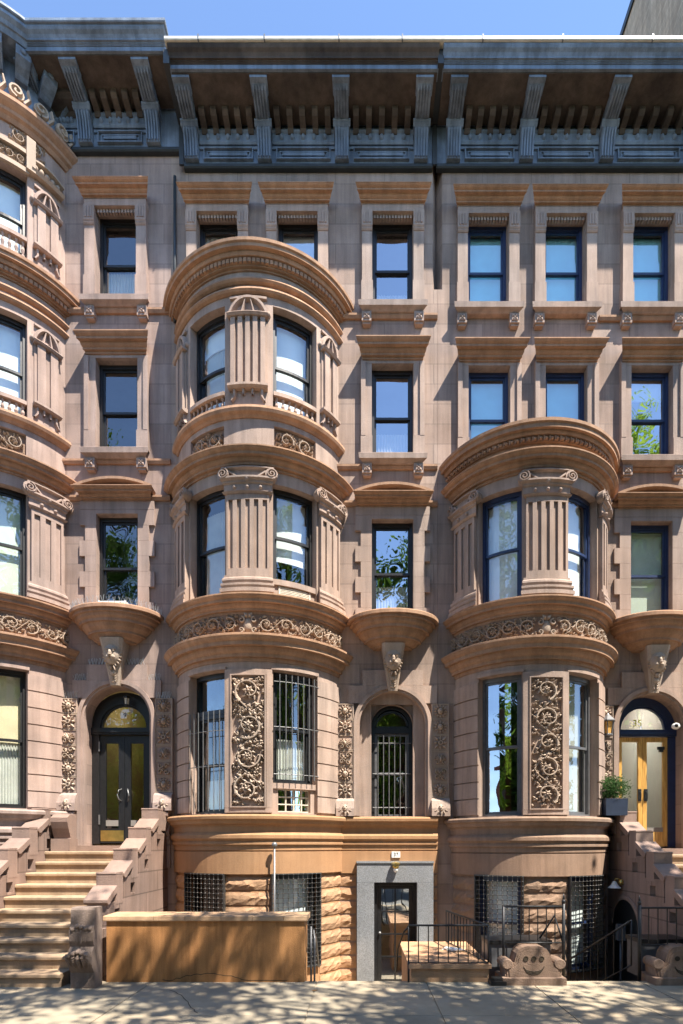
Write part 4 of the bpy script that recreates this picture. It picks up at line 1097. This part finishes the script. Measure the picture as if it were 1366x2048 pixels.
# ------------------------------------------------------------------ stoops
def stoop(house, xa, xb, zland, ylast, n, cheeks, seed, name='stoop', newel=True, left=True, tw=.3):
    r = zland/n
    core = MB()
    x0, x1 = xa, xb
    core.box(x0, x1, -.62, -.02, -.9, zland-.06); core.box(x0+.1, x1-.1, -.3, .35, zland-.061, zland+.11)
    o = core.build('stoop', M['stoop'], house)
    y = -.64
    for i in range(n):
        m = MB(); zt = zland-i*r; yb = -.36-tw*i; yf = yb-tw if i else yb-tw
        m.sweep(lambda u, v, d: (u, yb-d+.02, v), x0+.002*i, x1-.002*i, [(-.3 if i else -.45, zt), (tw, zt), (tw+.02, zt-.015), (tw+.02, zt-.05), (tw+.005, zt-.06), (tw-.012, zt-.065), (tw-.012, zt-r+.001 if i < n-1 else zt-r-.1), (-.3, zt-r+.001)])
        m.build('step', M['step'], o)
    for sg, xc in cheeks:
        hx = .152
        def SX(u, v, d): return (xc+hx*1+d, -u, v) 
        c = MB()
        for i in range(5):
            ztop = zland+.46-.375*i; yb = .36+.6*i-.12
            ya = -.0 if i == 0 else yb
            c.wall(lambda u, v, d: (xc+hx+d, -u, v), ya, yb+.6 if i < 4 else yb+.5, -.9, ztop-.10, [(yb+.16, yb+.34, ztop-.40, ztop-.22)] if i < 5 else [], 2*hx)
        o2 = c.build('cheek_wall', M['stoopwall'], o)
        for i in range(5):
            ztop = zland+.82-.378*i; yc = .36+.6*i-.06
            if i == 0:
                b = MB(); b.sweep(lambda u, v, d: (xc+u, -d, v), -hx-.02, hx+.02, [(-.0, zland+.40), (.36, zland+.40), (.36, ztop-.05), (.02, ztop-.05)]); 
                b.build('coping', M['stoop'], o)
            b = MB()
            if i < 4 or not newel:
                b.box(xc-hx-.004, xc+hx+.004, -yc-.24, -yc+.02, ztop-.50, ztop-.03)
                b.sweep(lambda u, v, d: (xc+u, -yc+.02-d, v), -hx-.008, hx+.008, [(0, ztop-.03), (.26, ztop-.03), (.268, ztop-.02), (.262, ztop), (0.01, ztop+.005)])
                b.build('cheek_block', M['stoop'], o)
                s_ = MB()
                s_.sweep(lambda u, v, d: (xc+u, -yc-.235-d, v), -hx-.03, hx+.03, [(0, ztop-.29), (0, ztop-.21), (.02, ztop-.20), (.34, ztop-.385), (.36, ztop-.40), (.36, ztop-.44), (.33, ztop-.47), (.28, ztop-.47)])
                s_.build('coping', M['stoop'], o)
    return o
zl = 1.86
st39 = stoop(H39, -5.93, -4.15, zl, -3.4, 10, [(1, -3.998), (-1, -6.085)], 3)
# the lower steps run out past the cheek walls
m = MB()
for i in range(4, 10):
    r = zl/10; zt = zl-i*r; yb = -.36-.3*i
    m.sweep(lambda u, v, d: (u, yb-d+.02, v), -7.2, -5.934, [(-.3, zt), (.3, zt), (.32, zt-.015), (.32, zt-.05), (.305, zt-.06), (.288, zt-.065), (.288, zt-r), (-.3, zt-r)])
m.build('step', M['step'], st39)
# newel with acanthus
nw = thing('stoop_newel', (-3.83, -3.42, 0), 'dark carved stone newel with acanthus leaves at the foot of the stoop', 'newel post')
b = MB()
b.sweep(lambda u, v, d: (-3.83+u, -3.30-d, v), -.165, .165, [(-.12, 0), (.11, 0), (.11, .22), (.13, .24), (.17, .30), (.20, .42), (.17, .52), (.12, .58), (.15, .66), (.155, .78), (.11, .88), (.10, 1.08), (.08, 1.115), (-.12, 1.115)])
b.build('post', M['newel'], nw)
fn = lambda u, v, d: (-3.83+u, -3.42-d, v)
b = MB(); rnd = random.Random(4)
fs_ = lambda u, v, d: (-3.83+u, -3.415-.06*sin((v-.25)*8)-d, v)
for z0, L in ((.26, .36), (.62, .34)):
    for k in (-2, 2, -1, 1, 0):
        for q in range(4):
            z = z0+.045*q+abs(k)*.01
            b.leaf(fs_, k*.052, z, pi/2-k*(.16+.05*q)+rnd.uniform(-.1, .1), L*(.55-.09*q), .034, .035+.012*q, .035)
    for k in range(5): b.dome(fs_, -.12+.06*k, z0+L*.72+rnd.uniform(-.02, .02)-abs(k-2)*.02, .042, .04, .075, .05, 2, 8)
b.build('acanthus', M['newel'], nw)
# carved lion and scroll end beside the door of 39 (left cheek)
b = MB()
S5 = lambda u, v, d: (-5.70+u, -.25-d, v)
b.sweep(S5, -.16, .16, [(0, 1.86), (.24, 1.86), (.26, 2.0), (.22, 2.12), (.30, 2.3), (.34, 2.42), (.34, 2.5), (.24, 2.56), (0, 2.58)])
b.box(-5.86, -5.50, -.58, -.28, 1.861, 2.10)
b.build('scroll_end', M['stoop'], st39)

st35 = stoop(H35, 5.26, 7.3, 1.80, -3.4, 10, [(1, 5.105)], 8, newel=False)
# under-stoop arch of 35 (flat black sheet on the cheek in place of the shade inside)
m = MB(); SA = lambda u, v, d: (4.953-d, u, v)
m.ring(SA, -.74, .46, .50, .58, 0, .025, 0, pi, 20); m.build('arch_ring', M['stoop'], st35)
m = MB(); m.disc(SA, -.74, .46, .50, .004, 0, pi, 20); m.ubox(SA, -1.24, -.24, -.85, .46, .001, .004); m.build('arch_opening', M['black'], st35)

# ------------------------------------------------------------------ front-yard things
w = thing('stucco_wall', (-2.3, -2.85, 0), 'orange stuccoed low wall with pale coping in front of the left bay', 'wall')
m = MB(); m.box(-3.66, -.80, -3.06, -2.66, -.9, .88); m.build('wall_body', M['stucco'], w)
m = MB(); xs = [-3.70, -2.97, -2.53, -2.0, -1.55, -1.1, -.755]
for a, b in zip(xs, xs[1:]): m.sweep(lambda u, v, d: (u, -3.09+.46-d, v), a+.003, b-.003, [(0, .885), (.46, .885), (.462, .90), (.455, .95), (.44, .957), (.0, .965)])
m.build('coping', M['cap'], w)
m = MB(); rnd = random.Random(9); x = -2.85; z = .03
while x < -1.1:      # crack along the foot of the wall
    nx = x+.05; nz = max(.02, min(.16, .12*sin((x+2.85)*2.6)+rnd.uniform(-.012, .012)))
    m.add([(x, -3.0605, z), (nx, -3.0605, nz), (nx, -3.0605, nz+.010), (x, -3.0605, z+.010)], [(0, 1, 2, 3)]); x, z = nx, nz
m.build('crack', M['dirt'], w)
hr = MB(); hr.tube([(-.66, -3.02, -.05), (-.66, -3.02, .62), (-.68, -2.9, .72), (-.70, -2.2, .45), (-.70, -1.6, -.1)], .016, 6); hr.tube([(-.71, -3.02, -.05), (-.71, -3.02, .80)], .016, 6)
single(hr, 'handrail', M['charcoal'], 'thin dark handrail going down beside the end of the orange low wall', 'handrail')
vp = thing('vent_pipe', (X(549, 1.05), -1.12, -.8), 'slim pipe with a silver ball on top in front of the left bay', 'pipe')
px_ = X(549, 1.15)
m = MB(); m.tube([(px_, -1.15, -.85), (px_, -1.15, 1.95)], .018, 8); m.build('pipe', M['silver'], vp)
m = MB(); m.ball((px_, -1.15, 1.985), .052, 10); m.build('ball_cap', M['silver'], vp)
# landing with railing
m = MB(); m.box(.74, 1.86, -3.05, -1.25, -.88, .20); m.box(.70, 1.89, -3.10, -1.20, .202, .26)
ld = single(m, 'brick_landing', M['rock37'], 'brown rendered landing slab enclosed by a black railing beside the granite door', 'landing')
def railing(name, label, runs, cat='railing', group=None, pitch=.14, h=.55, mat='iron'):
    a = runs[0][0]
    t = thing(name, (a[0], a[1], 0), label, cat, group)
    for p, q, zb, zt, zb2, zt2 in runs:
        top = MB(); bars = MB()
        P, Q = Vector((p[0], p[1], zt)), Vector((q[0], q[1], zt2)); L = (Vector(p)-Vector(q)).length
        n = max(1, int(L/pitch))
        top.tube([P, Q], .016, 6); top.tube([(p[0], p[1], zb), (q[0], q[1], zb2)], .011, 6); top.tube([(p[0], p[1], zb), P], .011, 6)
        for i in range(1, n+1):
            f = i/n; x = p[0]+(q[0]-p[0])*f; y = p[1]+(q[1]-p[1])*f
            b = MB(); b.tube([(x, y, zb+(zb2-zb)*f), (x, y, zt+(zt2-zt)*f)], .0085, 5); b.build('baluster', M[mat], t)
        top.build('rail', M[mat], t)
    return t
railing('railing', 'black iron railing around two sides of the brown landing', [((.70, -3.06), (1.85, -3.06), .28, .82, .28, .82), ((1.85, -3.06), (1.52, -1.30), .28, .82, .28, .82)], pitch=.13)
m = MB(); m.tube([(.70, -3.06, -.02), (.70, -3.06, .30)], .016, 6); m.tube([(.70, -3.06, .80), (.64, -3.0, .72), (.58, -2.6, .40), (.57, -2.4, .0)], .014, 6)
single(m, 'handrail', M['iron'], 'bent black handrail at the left end of the landing railing', 'handrail')
# black planter boxes
def planter(x0, x1, y0, y1, z1, label):
    t = thing('planter_box', ((x0+x1)/2, (y0+y1)/2, 0), label, 'planter', 'black planter boxes')
    m = MB(); m.box(x0+.02, x1-.02, y0+.02, y1-.02, -.02, z1-.06); m.box(x0+.03, x0+.05, y0+.012, y0+.02, .0, z1-.08); m.build('box', M['charcoal'], t)
    m = MB(); m.box(x0, x1, y0, y1, z1-.06, z1); m.build('lid', M['black'], t)
planter(1.90, 2.86, -2.82, -2.30, .56, 'low black box with flat lid between the landing and smiling stone block')
planter(4.22, 6.2, -2.72, -2.25, .56, 'low black box with flat lid under the right-hand fence')
# carved stone blocks with a smile
def stone_block(x, y, label):
    t = thing('carved_stone', (x, y, 0), label, 'carved stone', 'carved stone gate blocks')
    S = lambda u, v, d: (x+u, y-d, v)
    m = MB(); m.box(x-.46, x+.44, y-.10, y+.36, -.02, .10); m.build('plinth', M['gatestone'], t)
    half = [(.40, .102), (.41, .22), (.37, .25), (.31, .27), (.265, .315), (.25, .37), (.235, .43), (.20, .485), (.15, .52), (.08, .535)]
    core = half+[(-a, b) for a, b in reversed(half)]
    m = MB(); m.prism(S, core, -.28, .0)
    for k, f in enumerate((.93, .85)):
        inner = [(a*f, .102+(b-.102)*(f+.03)) for a, b in core]; m.prism(S, inner, .0, .012+.012*k)
    bd = m.build('block', M['gatestone'], t)
    for sg in (-1, 1):       # scrolls at the shoulders
        m = MB(); c = (x+sg*.375, y, .285); vs = []; k = 16
        for j, (yy, rr) in enumerate(((-.03, .001), (-.03, .07), (-.02, .082), (.05, .085), (.27, .08), (.28, .001))):
            for i in range(k): a = 2*pi*i/k; vs.append((c[0]+rr*cos(a), c[1]+yy, c[2]+rr*.9*sin(a)))
        m.add(vs, [(j*k+i, j*k+(i+1) % k, (j+1)*k+(i+1) % k, (j+1)*k+i) for j in range(5) for i in range(k)])
        m.stroke(lambda u, v, d: (x+u, y+.03-d, v), spiral(sg*.375, .285, .07, pi/2, 1.7, sg, 22), .009, .014, 0, False)
        m.build('scroll', M['gatestone'], t)
    m = MB(); Sf = lambda u, v, d: (x+u, y-.027-d, v)
    for u in (-.112, 0, .112):
        m.ring(Sf, u, .365, .028, .036, 0, .006, 0, 2*pi, 14); m.disc(Sf, u, .365, .028, .0015, 0, 2*pi, 14)
    for k in range(3):
        n = 14; w_ = .145-.012*k
        m.stroke(Sf, [(w_*cos(pi+pi*i/n), (.255-.02*k)+.075*sin(pi+pi*i/n)) for i in range(n+1)], .006, .003, 0, False)
    m.build('smile_carving', M['dirt'], t)  # dark discs and lines stand in for the shade in the cut holes
stone_block(2.47, -3.16, 'brown carved stone with three holes and a smile, beside the landing')
stone_block(4.62, -3.16, 'carved smiling stone cut off by the right edge, under the stoop fence')
# gate fence and right fence
def finial(m, x, y, z): m.ball((x, y, z+.05), .03, 7, (1, 1, 1.3)); m.tube([(x, y, z+.06), (x, y, z+.17)], .02, 6, .003)
t = railing('iron_fence', 'black iron fence with pointed post behind the smiling stone block', [((2.10, -2.95), (2.98, -2.95), .55, 1.08, .55, 1.08)], 'fence', pitch=.125)
m = MB(); m.tube([(2.10, -2.95, 0), (2.10, -2.95, 1.08)], .02, 6); m.tube([(2.98, -2.95, -.05), (2.98, -2.95, 1.12)], .024, 6); finial(m, 2.98, -2.95, 1.10); m.build('post', M['iron'], t)
t = railing('iron_fence', 'black iron fence running from a pointed post past the lower stoop', [((4.09, -2.95), (6.4, -2.95), .52, 1.06, .52, 1.06)], 'fence', pitch=.135)
m = MB(); m.tube([(4.09, -2.95, -.05), (4.09, -2.95, 1.10)], .026, 6); finial(m, 4.09, -2.95, 1.08); m.build('post', M['iron'], t)
railing('stair_rail', 'sloping black stair rail beside the pointed gate post, leading down to the dark arch', [((4.02, -2.85), (3.75, -1.2), .2, .86, -.75, -.05)], 'handrail', pitch=.2)
m = MB(); m.tube([(2.98, -2.93, .55), (2.90, -2.8, .93), (2.72, -2.6, .52), (2.70, -2.4, .3)], .016, 6)
single(m, 'handrail', M['iron'], 'short bent black handrail against the fence behind the smiling stone', 'handrail')
# shrub in a pot on the cheek of 35
t = thing('potted_shrub', (5.06, -.5, 2.5), 'round green shrub in a square navy pot on the right stoop wall', 'potted plant')
m = MB(); px0, py0, pz0 = 4.85, -.42, 2.54
m.add([(px0-.20, py0-.20, pz0), (px0+.20, py0-.20, pz0), (px0+.20, py0+.20, pz0), (px0-.20, py0+.20, pz0), (px0-.205, py0-.205, pz0+.32), (px0+.205, py0-.205, pz0+.32), (px0+.205, py0+.205, pz0+.32), (px0-.205, py0+.205, pz0+.32)], [(0,3,2,1), (0,1,5,4), (1,2,6,5), (2,3,7,6), (3,0,4,7), (4,5,6,7)])
m.build('pot', M['pot'], t)
m = MB(); rnd = random.Random(12)
for k in range(2100):
    v = Vector((rnd.gauss(0, 1), rnd.gauss(0, 1), rnd.gauss(0, 1))).normalized()*(rnd.random()**.4)*rnd.choice((.85, 1, 1, 1.2))
    p = Vector((px0+v.x*.30, py0+v.y*.27, pz0+.52+v.z*.23+.05*sin(v.x*9)*cos(v.y*8)))
    a = Vector((rnd.uniform(-1, 1), rnd.uniform(-1, 1), rnd.uniform(-.2, 1.2))).normalized()*.045; b = a.cross(Vector((rnd.uniform(-1, 1), rnd.uniform(-1, 1), rnd.uniform(-1, 1)))).normalized()*.011
    m.add([tuple(p), tuple(p+a*.5+b), tuple(p+a), tuple(p+a*.5-b)], [(0, 1, 2, 3)])
m.build('foliage', M['shrub'], t)
# wall lantern of 35
lx, ly, lz = 4.86, -.22, 4.12
t = thing('wall_lantern', (lx, ly, lz), 'old iron wall lantern with amber glass left of the oak door', 'lantern')
m = MB(); m.lathe((lx, ly, lz), [(.0, 0), (.10, 0), (.10, .03), (.085, .04)], 6); 
for k in range(6): a = pi*k/3; m.tube([(lx+.085*cos(a), ly+.085*sin(a), lz+.03), (lx+.115*cos(a), ly+.115*sin(a), lz+.28)], .011, 4)
m.lathe((lx, ly, lz), [(.10, .27), (.15, .28), (.145, .30), (.03, .41), (.0, .45)], 6); m.box(lx-.12, lx-.06, ly-.02, ly+.2, lz-.08, lz+.24); m.tube([(lx, ly, lz+.02), (lx-.09, ly+.1, lz-.1)], .012, 5)
m.build('lantern_frame', M['iron' if 0 else 'charcoal'], t)
m = MB(); m.lathe((lx, ly, lz), [(.08, .03), (.108, .27)], 6); m.build('lantern_glass', M['amber'], t)
# gooseneck lamp over the basement arch of 35
t = thing('wall_lamp', (4.95, -.9, 1.25), 'small white gooseneck lamp above the dark arch in the stoop side', 'lamp')
m = MB(); m.lathe((4.80, -.62, 1.17), [(.12, 0), (.06, .06), (.03, .12), (.0, .13)], 12); m.build('lamp_shade', M['white'], t)
m = MB(); m.tube([(4.80, -.62, 1.29), (4.82, -.62, 1.35), (4.88, -.62, 1.34), (4.95, -.62, 1.27)], .014, 6); m.ball((4.93, -.62, 1.28), .06, 8); m.build('arm', M['brass'], t)
# camera at the door of 35
t = thing('security_camera', (6.33, -.0, 4.35), 'round white security camera at the upper right of the oak door', 'camera')
m = MB(); m.ball((6.33, .02, 4.36), .085, 12, (1, .8, .8)); m.build('camera_body', M['white'], t)
m = MB(); m.ball((6.31, -.035, 4.365), .038, 8); m.build('lens', M['black'], t)
m = MB(); m.box(6.06, 6.2, .19, .225, 3.92, 3.98); m.box(6.09, 6.17, .18, .225, 3.87, 3.92)
single(m, 'door_closer', M['black'], 'black door closer on the right leaf of the oak door', 'door closer')
m = MB(); m.box(5.0, 5.02, 0, 0, 0, 0) if 0 else None
# 37 plaque and light
t = thing('number_sign', (.71, -.06, 1.78), 'white house number plaque reading 37 above the granite surround', 'sign')
m = MB(); m.box(.63, .80, -.075, -.045, 1.73, 1.85); m.build('plate', M['white'], t)
text_mesh('37', .10, (.715, -.0765, 1.79), (pi/2, 0, 0), M['black'], t, 'numerals', .002)
t = thing('door_light', (.70, -.2, 1.55), 'small brass bulkhead light above the glazed basement door', 'lamp')
m = MB(); m.ball((.70, -.20, 1.56), .07, 9, (1, 1, .8)); m.tube([(.70, -.20, 1.60), (.70, -.16, 1.64), (.70, -.13, 1.62)], .02, 6); m.lathe((.70, -.20, 1.60), [(.085, 0), (.08, .03), (.0, .05)], 10); m.build('lamp_cap', M['brass'], t)
m = MB(); m.ball((.70, -.20, 1.50), .05, 9, (1, 1, 1.3)); m.build('globe', M['white'], t)
# lantern in the arch of 39
t = thing('door_lantern', (-4.78, -.05, 4.9), 'small black lantern hanging in the arch over the black double door', 'lantern')
lx, ly, lz = -4.72, .12, 4.80
m = MB(); m.lathe((lx, ly, lz), [(.0, .2), (.07, .18), (.075, .15), (.06, .14)], 6); m.lathe((lx, ly, lz), [(.0, -.01), (.05, 0), (.05, .02)], 6); m.tube([(lx, ly, lz+.19), (lx, ly, lz+.24)], .012, 5)
for k in range(6): a = pi*k/3; m.tube([(lx+.05*cos(a), ly+.05*sin(a), lz), (lx+.06*cos(a), ly+.06*sin(a), lz+.15)], .008, 4)
m.build('lantern_frame', M['black'], t)
m = MB(); m.lathe((lx, ly, lz), [(.044, .01), (.054, .15)], 6); m.build('lantern_glass', M['cream'], t)
# odds and ends
m = MB(); m.box(4.74, 4.88, -.9, -.8, .22, .52); m.box(4.77, 4.85, -.905, -.9, .32, .44); m.tube([(4.81, -.85, .22), (4.81, -.85, -.86)], .02, 6)
single(m, 'intercom_box', M['charcoal'], 'grey intercom box on a short stand inside the dark arch', 'intercom')
def dleaf(x, y, z, a, label):
    m = MB(); S = lambda u, v, d: (x+u, y+v, z+d); m.leaf(S, 0, 0, a, .09, .03, .004, .012)
    single(m, 'fallen_leaf', M['dryleaf'], label, 'leaf')
dleaf(X(625, 3.35), -3.55, .004, .2, 'dry brown leaf lying on the pavement below the orange wall')
m = MB(); rnd = random.Random(3)
for k in range(3):
    x, y = 1.45+.06*k, -2.0-.07*k; m.ball((x, y, .29), .055, 7, (1.7, .8, .55)); m.tube([(x-.1, y, .27), (x+.12, y+.05, .28)], .012, 4)
single(m, 'crumpled_bag', M['white'], 'crumpled white and black bag lying on the brown landing', 'bag')
m = MB(); m.box(1.84, 2.06, -3.28, -3.08, .005, .06); m.box(1.88, 2.02, -3.25, -3.11, .06, .10)
single(m, 'metal_cover', M['black'], 'small black metal cover on the pavement left of the smiling stone', 'cover')

# ------------------------------------------------------------------ ground
def slab(name, x0, x1, y0, y1, z0, z1, mat):
    m = MB(); m.box(x0, x1, y0, y1, z0, z1); return tag(m.build(name, mat), None, kind='structure')
slab('ground', -400, 400, -400, 400, -1.4, -1.2, M['dirt'])
slab('areaway_floor', -12, 12, -2.75, .3, -1.0, -.86, M['concrete'])
sw = MB()
jx = [-30, -7.1, -5.45, -3.0, -.62, .95, 2.46, 4.05, 5.6, 7.2, 9, 30]; jy = [-2.98, -4.62, -6.3, -7.2]
for a, b in zip(jx, jx[1:]):
    for c, e in zip(jy, jy[1:]):
        sw.sweep(lambda u, v, d: (u, c-d, v), a+.008, b-.008, [(.006, -.2), (.006, -.008), (.014, 0), (c-e-.014, 0), (c-e-.006, -.008), (c-e-.006, -.2)])
sw.box(-30, 30, -7.2, -2.98, -1.1, -.012)
tag(sw.build('sidewalk', M['concrete']), None, kind='structure')
slab('kerb', -60, 60, -7.36, -7.205, -1.1, .0, M['granite'])
slab('road', -200, 200, -15.8, -7.365, -1.1, -.14, M['asphalt'])
slab('far_sidewalk', -60, 60, -19.9, -15.805, -1.1, 0, M['concrete'])
cr = MB(); rnd = random.Random(77)
for (x, y, n, a) in ((-2.6, -3.5, 14, -.9), (2.0, -3.3, 12, -2.2), (-5.2, -4.3, 10, -.4), (3.3, -4.0, 9, -.7)):
    for k in range(n):
        a += rnd.uniform(-.4, .4); nx, ny = x+.09*cos(a), y+.09*sin(a); w = .004
        cr.add([(x-w, y-w, .003), (x+w, y+w, .003), (nx+w, ny+w, .003), (nx-w, ny-w, .003)], [(0, 1, 2, 3)]); x, y = nx, ny
tag(cr.build('pavement_cracks', M['dirt']), None, kind='structure')
# three steps down inside the gate of 35
m = MB()
for i in range(4): m.box(3.02, 4.0, -2.97+.3*i+.002, -2.67+.3*i, -1.0, -.1-.19*i)
tag(m.build('areaway_steps', M['step']), None, kind='structure')

# ------------------------------------------------------------------ tall building behind, right
t = thing('tall_building', (14, 12, 0), 'tall plain tan brick building rising behind the right cornice', 'building')
m = MB(); m.box(9.5, 24, 5.0, 21, 0, 31.2); m.build('wall', M['brickfar'], t)
m = MB(); m.box(9.44, 24.06, 4.94, 21.06, 31.2, 31.45); m.build('parapet', M['corndark'], t)
# ------------------------------------------------------------------ far side of the street (seen in the window glass)
def far_house(x0, x1, z, mat, label, n):
    t = thing('street_house', ((x0+x1)/2, -22, 0), label, 'house', 'houses across the street')
    S = lambda u, v, d: (u, -20+d, v)
    holes = []; k = n; w = (x1-x0)/k
    for i in range(k):
        for f in range(int((z-2)/3.1)): holes.append((x0+w*(i+.5)-.5, x0+w*(i+.5)+.5, 1.2+3.1*f, 3.1+3.1*f))
    m = MB(); m.wall(S, x0, x1, -.2, z, holes, .3); m.build('wall', mat, t)
    m = MB(); m.box(x0, x1, -28, -20.6, -.2, z-.2); m.build('interior_wall', M['room'], t)
    m = MB(); m.box(x0-.05, x1+.05, -20.7, -19.4, z, z+.5); m.build('cornice', mat, t)
    for H in holes:
        g = MB(); g.ubox(S, H[0], H[1], H[2], H[3], -.2, -.19); g.ubox(S, H[0], H[1], (H[2]+H[3])/2-.03, (H[2]+H[3])/2+.03, -.19, -.15); g.build('window', M['glassdark'], t)
far_house(-16, -9, 8.2, M['redbrick'], 'red brick row house across the street opposite the stoop', 4)
far_house(-8.98, -2, 8.8, M['lime'], 'pale limestone apartment house across the street', 4)
far_house(-1.98, 5, 11, M['redbrick'], 'red brick row house across the street opposite the granite door', 4)
far_house(-26, -16.02, 7.6, M['redbrick'], 'red brick row house across the street far past the stoop', 4)
far_house(13.02, 22, 14.5, M['redbrick'], 'red brick row house across the street far past the oak door', 4)
far_house(5.02, 13, 16, M['lime'], 'pale limestone house across the street opposite the oak door', 4)

# ------------------------------------------------------------------ trees
def tree(x, y, h, cr, label, seed, mat, nleaf, zlo, zhi, ry, lsize=.17, clumps=26, rule=None, base=0, dx=0.0):
    rnd = random.Random(seed)
    t = thing('street_tree', (x, y, 0), label, 'tree', 'street trees')
    tr = MB(); p0 = Vector((x, y, base)); top = Vector((x+rnd.uniform(-.3, .3), y+rnd.uniform(-.3, .3), zlo+.3*(zhi-zlo)))
    n = 8; tr.tube([p0.lerp(top, i/n)+Vector((.08*sin(i), .06*cos(i*1.3), 0)) for i in range(n+1)], .24, 9, .11)
    C = []
    for k in range(clumps):
        for _ in range(60):
            a, b = rnd.uniform(0, 2*pi), rnd.uniform(0, 1)
            c = Vector((x+dx+cr*sqrt(b)*cos(a), y+ry*sqrt(b)*sin(a), rnd.uniform(zlo, zhi)))
            q = ((c.x-x-dx)/cr)**2+((c.y-y)/ry)**2+((c.z-(zlo+zhi)/2)/((zhi-zlo)/2))**2
            if q < 1 and (rule is None or rule(c)): C.append(c); break
    for c in C:
        s = p0.lerp(top, rnd.uniform(.55, 1.0)); mid = s.lerp(c, .5)+Vector((0, 0, .3))
        tr.tube([s, mid, c], .06, 5, .012)
    tr.build('trunk', M['bark'], t)
    lf = MB()
    for k in range(nleaf):
        c = rnd.choice(C); v = Vector((rnd.gauss(0, 1), rnd.gauss(0, 1), rnd.gauss(0, .75)))*.42
        p = c+v
        if rule and not rule(p): continue
        a = Vector((rnd.uniform(-1, 1), rnd.uniform(-1, 1), rnd.uniform(-.8, .5))).normalized()*lsize*rnd.uniform(.7, 1.2); b = a.cross(Vector((rnd.uniform(-1, 1), rnd.uniform(-1, 1), rnd.uniform(-1, 1)))).normalized()*lsize*.36
        lf.add([tuple(p), tuple(p+a*.45+b), tuple(p+a), tuple(p+a*.45-b)], [(0, 1, 2, 3)])
    lf.build('crown', mat, t)
above = lambda p: p.z > 2.6+1.60*(p.y+11) or p.x > 1.2+.62*(p.y+11) or p.x < -1.3-.70*(p.y+11)
tree(5.2, -8.0, 12, 4.6, 'street tree at the kerb whose branches shade the granite door', 21, M['leaf'], 9000, 8.4, 13.6, 2.1, rule=above, clumps=34)
tree(-14, -17.4, 20, 2.6, 'tallest street tree across the road past the stoop', 46, M['leaf'], 14000, 8, 23, 1.8, .2, 60)
tree(14.8, -17.4, 20, 2.8, 'tallest street tree across the road past the oak door', 47, M['leafpale'], 14000, 8, 25, 1.8, .2, 60)
tree(13.5, -7.6, 12, 3.2, 'street tree at the near kerb beyond the oak door', 41, M['leafpale'], 9000, 3.4, 12, 2.2, .2, 40)
tree(20.5, -7.6, 12, 3.2, 'street tree at the near kerb furthest along the row', 42, M['leaf'], 7000, 3.4, 12, 2.2, .22, 36)
tree(-11.5, -17.3, 12, 2.8, 'pale willow tree across the road well past the stoop', 43, M['leafpale'], 12000, 2.6, 12, 2.2, .2, 46)
tree(-17, -17.3, 12, 2.8, 'broad street tree across the road far past the stoop', 44, M['leaf'], 9000, 3, 12, 2.2, .22, 40)
tree(9.7, -6.5, 12, 2.3, 'street tree at the near kerb shading the oak door stoop', 45, M['leaf'], 3600, 6.5, 13, 1.5, .2, 20)
tree(-4.6, -8.2, 12, 4.4, 'street tree at the kerb in front of the stoop', 23, M['leaf'], 5000, 8.6, 13.4, 2.0, rule=above, clumps=24, dx=2.9)
for i, (x, y, mt, sd) in enumerate(((-5.5, -17.2, 'leaf', 31), (0.2, -17.4, 'leafpale', 32), (5.4, -17.0, 'leaf', 33), (10.5, -17.2, 'leafpale', 34))):
    tree(x, y, 10, 2.2, ['street tree across the road facing the stoop', 'pale willow tree across the road', 'dense street tree across the road facing the right bay', 'pale young tree across the road far right'][i], sd, M[mt], 20000, 3.2, 14.0, 1.7, .18, clumps=75)

# ------------------------------------------------------------------ light, sky, camera
sun_dir = Vector((.40, -.36, 1)).normalized()      # towards the sun
sun = bpy.data.lights.new('sun', 'SUN'); sun.energy = 5.0; sun.angle = radians(.55); sun.color = (1, .93, .82)
so = bpy.data.objects.new('sun', sun); COL.objects.link(so); so.rotation_euler = sun_dir.to_track_quat('Z', 'Y').to_euler(); so.location = (5, -8, 25)
w = bpy.data.worlds.new('World'); SC.world = w; w.use_nodes = True
nt = w.node_tree; bg = nt.nodes['Background']
sky = nt.nodes.new('ShaderNodeTexSky'); sky.sky_type = 'NISHITA'; sky.sun_disc = False
sky.sun_elevation = asin(sun_dir.z); sky.sun_rotation = atan2(sun_dir.x, sun_dir.y)
sky.air_density = 1.0; sky.dust_density = .1; sky.ozone_density = 3.0; sky.altitude = 1500
nt.links.new(sky.outputs[0], bg.inputs[0]); bg.inputs[1].default_value = .138
cam = bpy.data.cameras.new('camera'); co = bpy.data.objects.new('camera', cam); COL.objects.link(co)
co.location = (0, -CAMD, CAMH); co.rotation_euler = (pi/2, 0, 0)
cam.sensor_fit = 'VERTICAL'; cam.sensor_height = 36; cam.lens = F/2048*36
cam.shift_x = -37/2048; cam.shift_y = 666/2048; cam.clip_start = .05; cam.clip_end = 1000
SC.camera = co
SC.view_settings.view_transform = 'Standard'; SC.view_settings.look = 'None'; SC.view_settings.exposure = 1.58; SC.view_settings.gamma = 1
SC.cycles.max_bounces = 8; SC.cycles.diffuse_bounces = 4; SC.cycles.transparent_max_bounces = 12; SC.cycles.use_denoising = True
SC.cycles.sample_clamp_indirect = 6
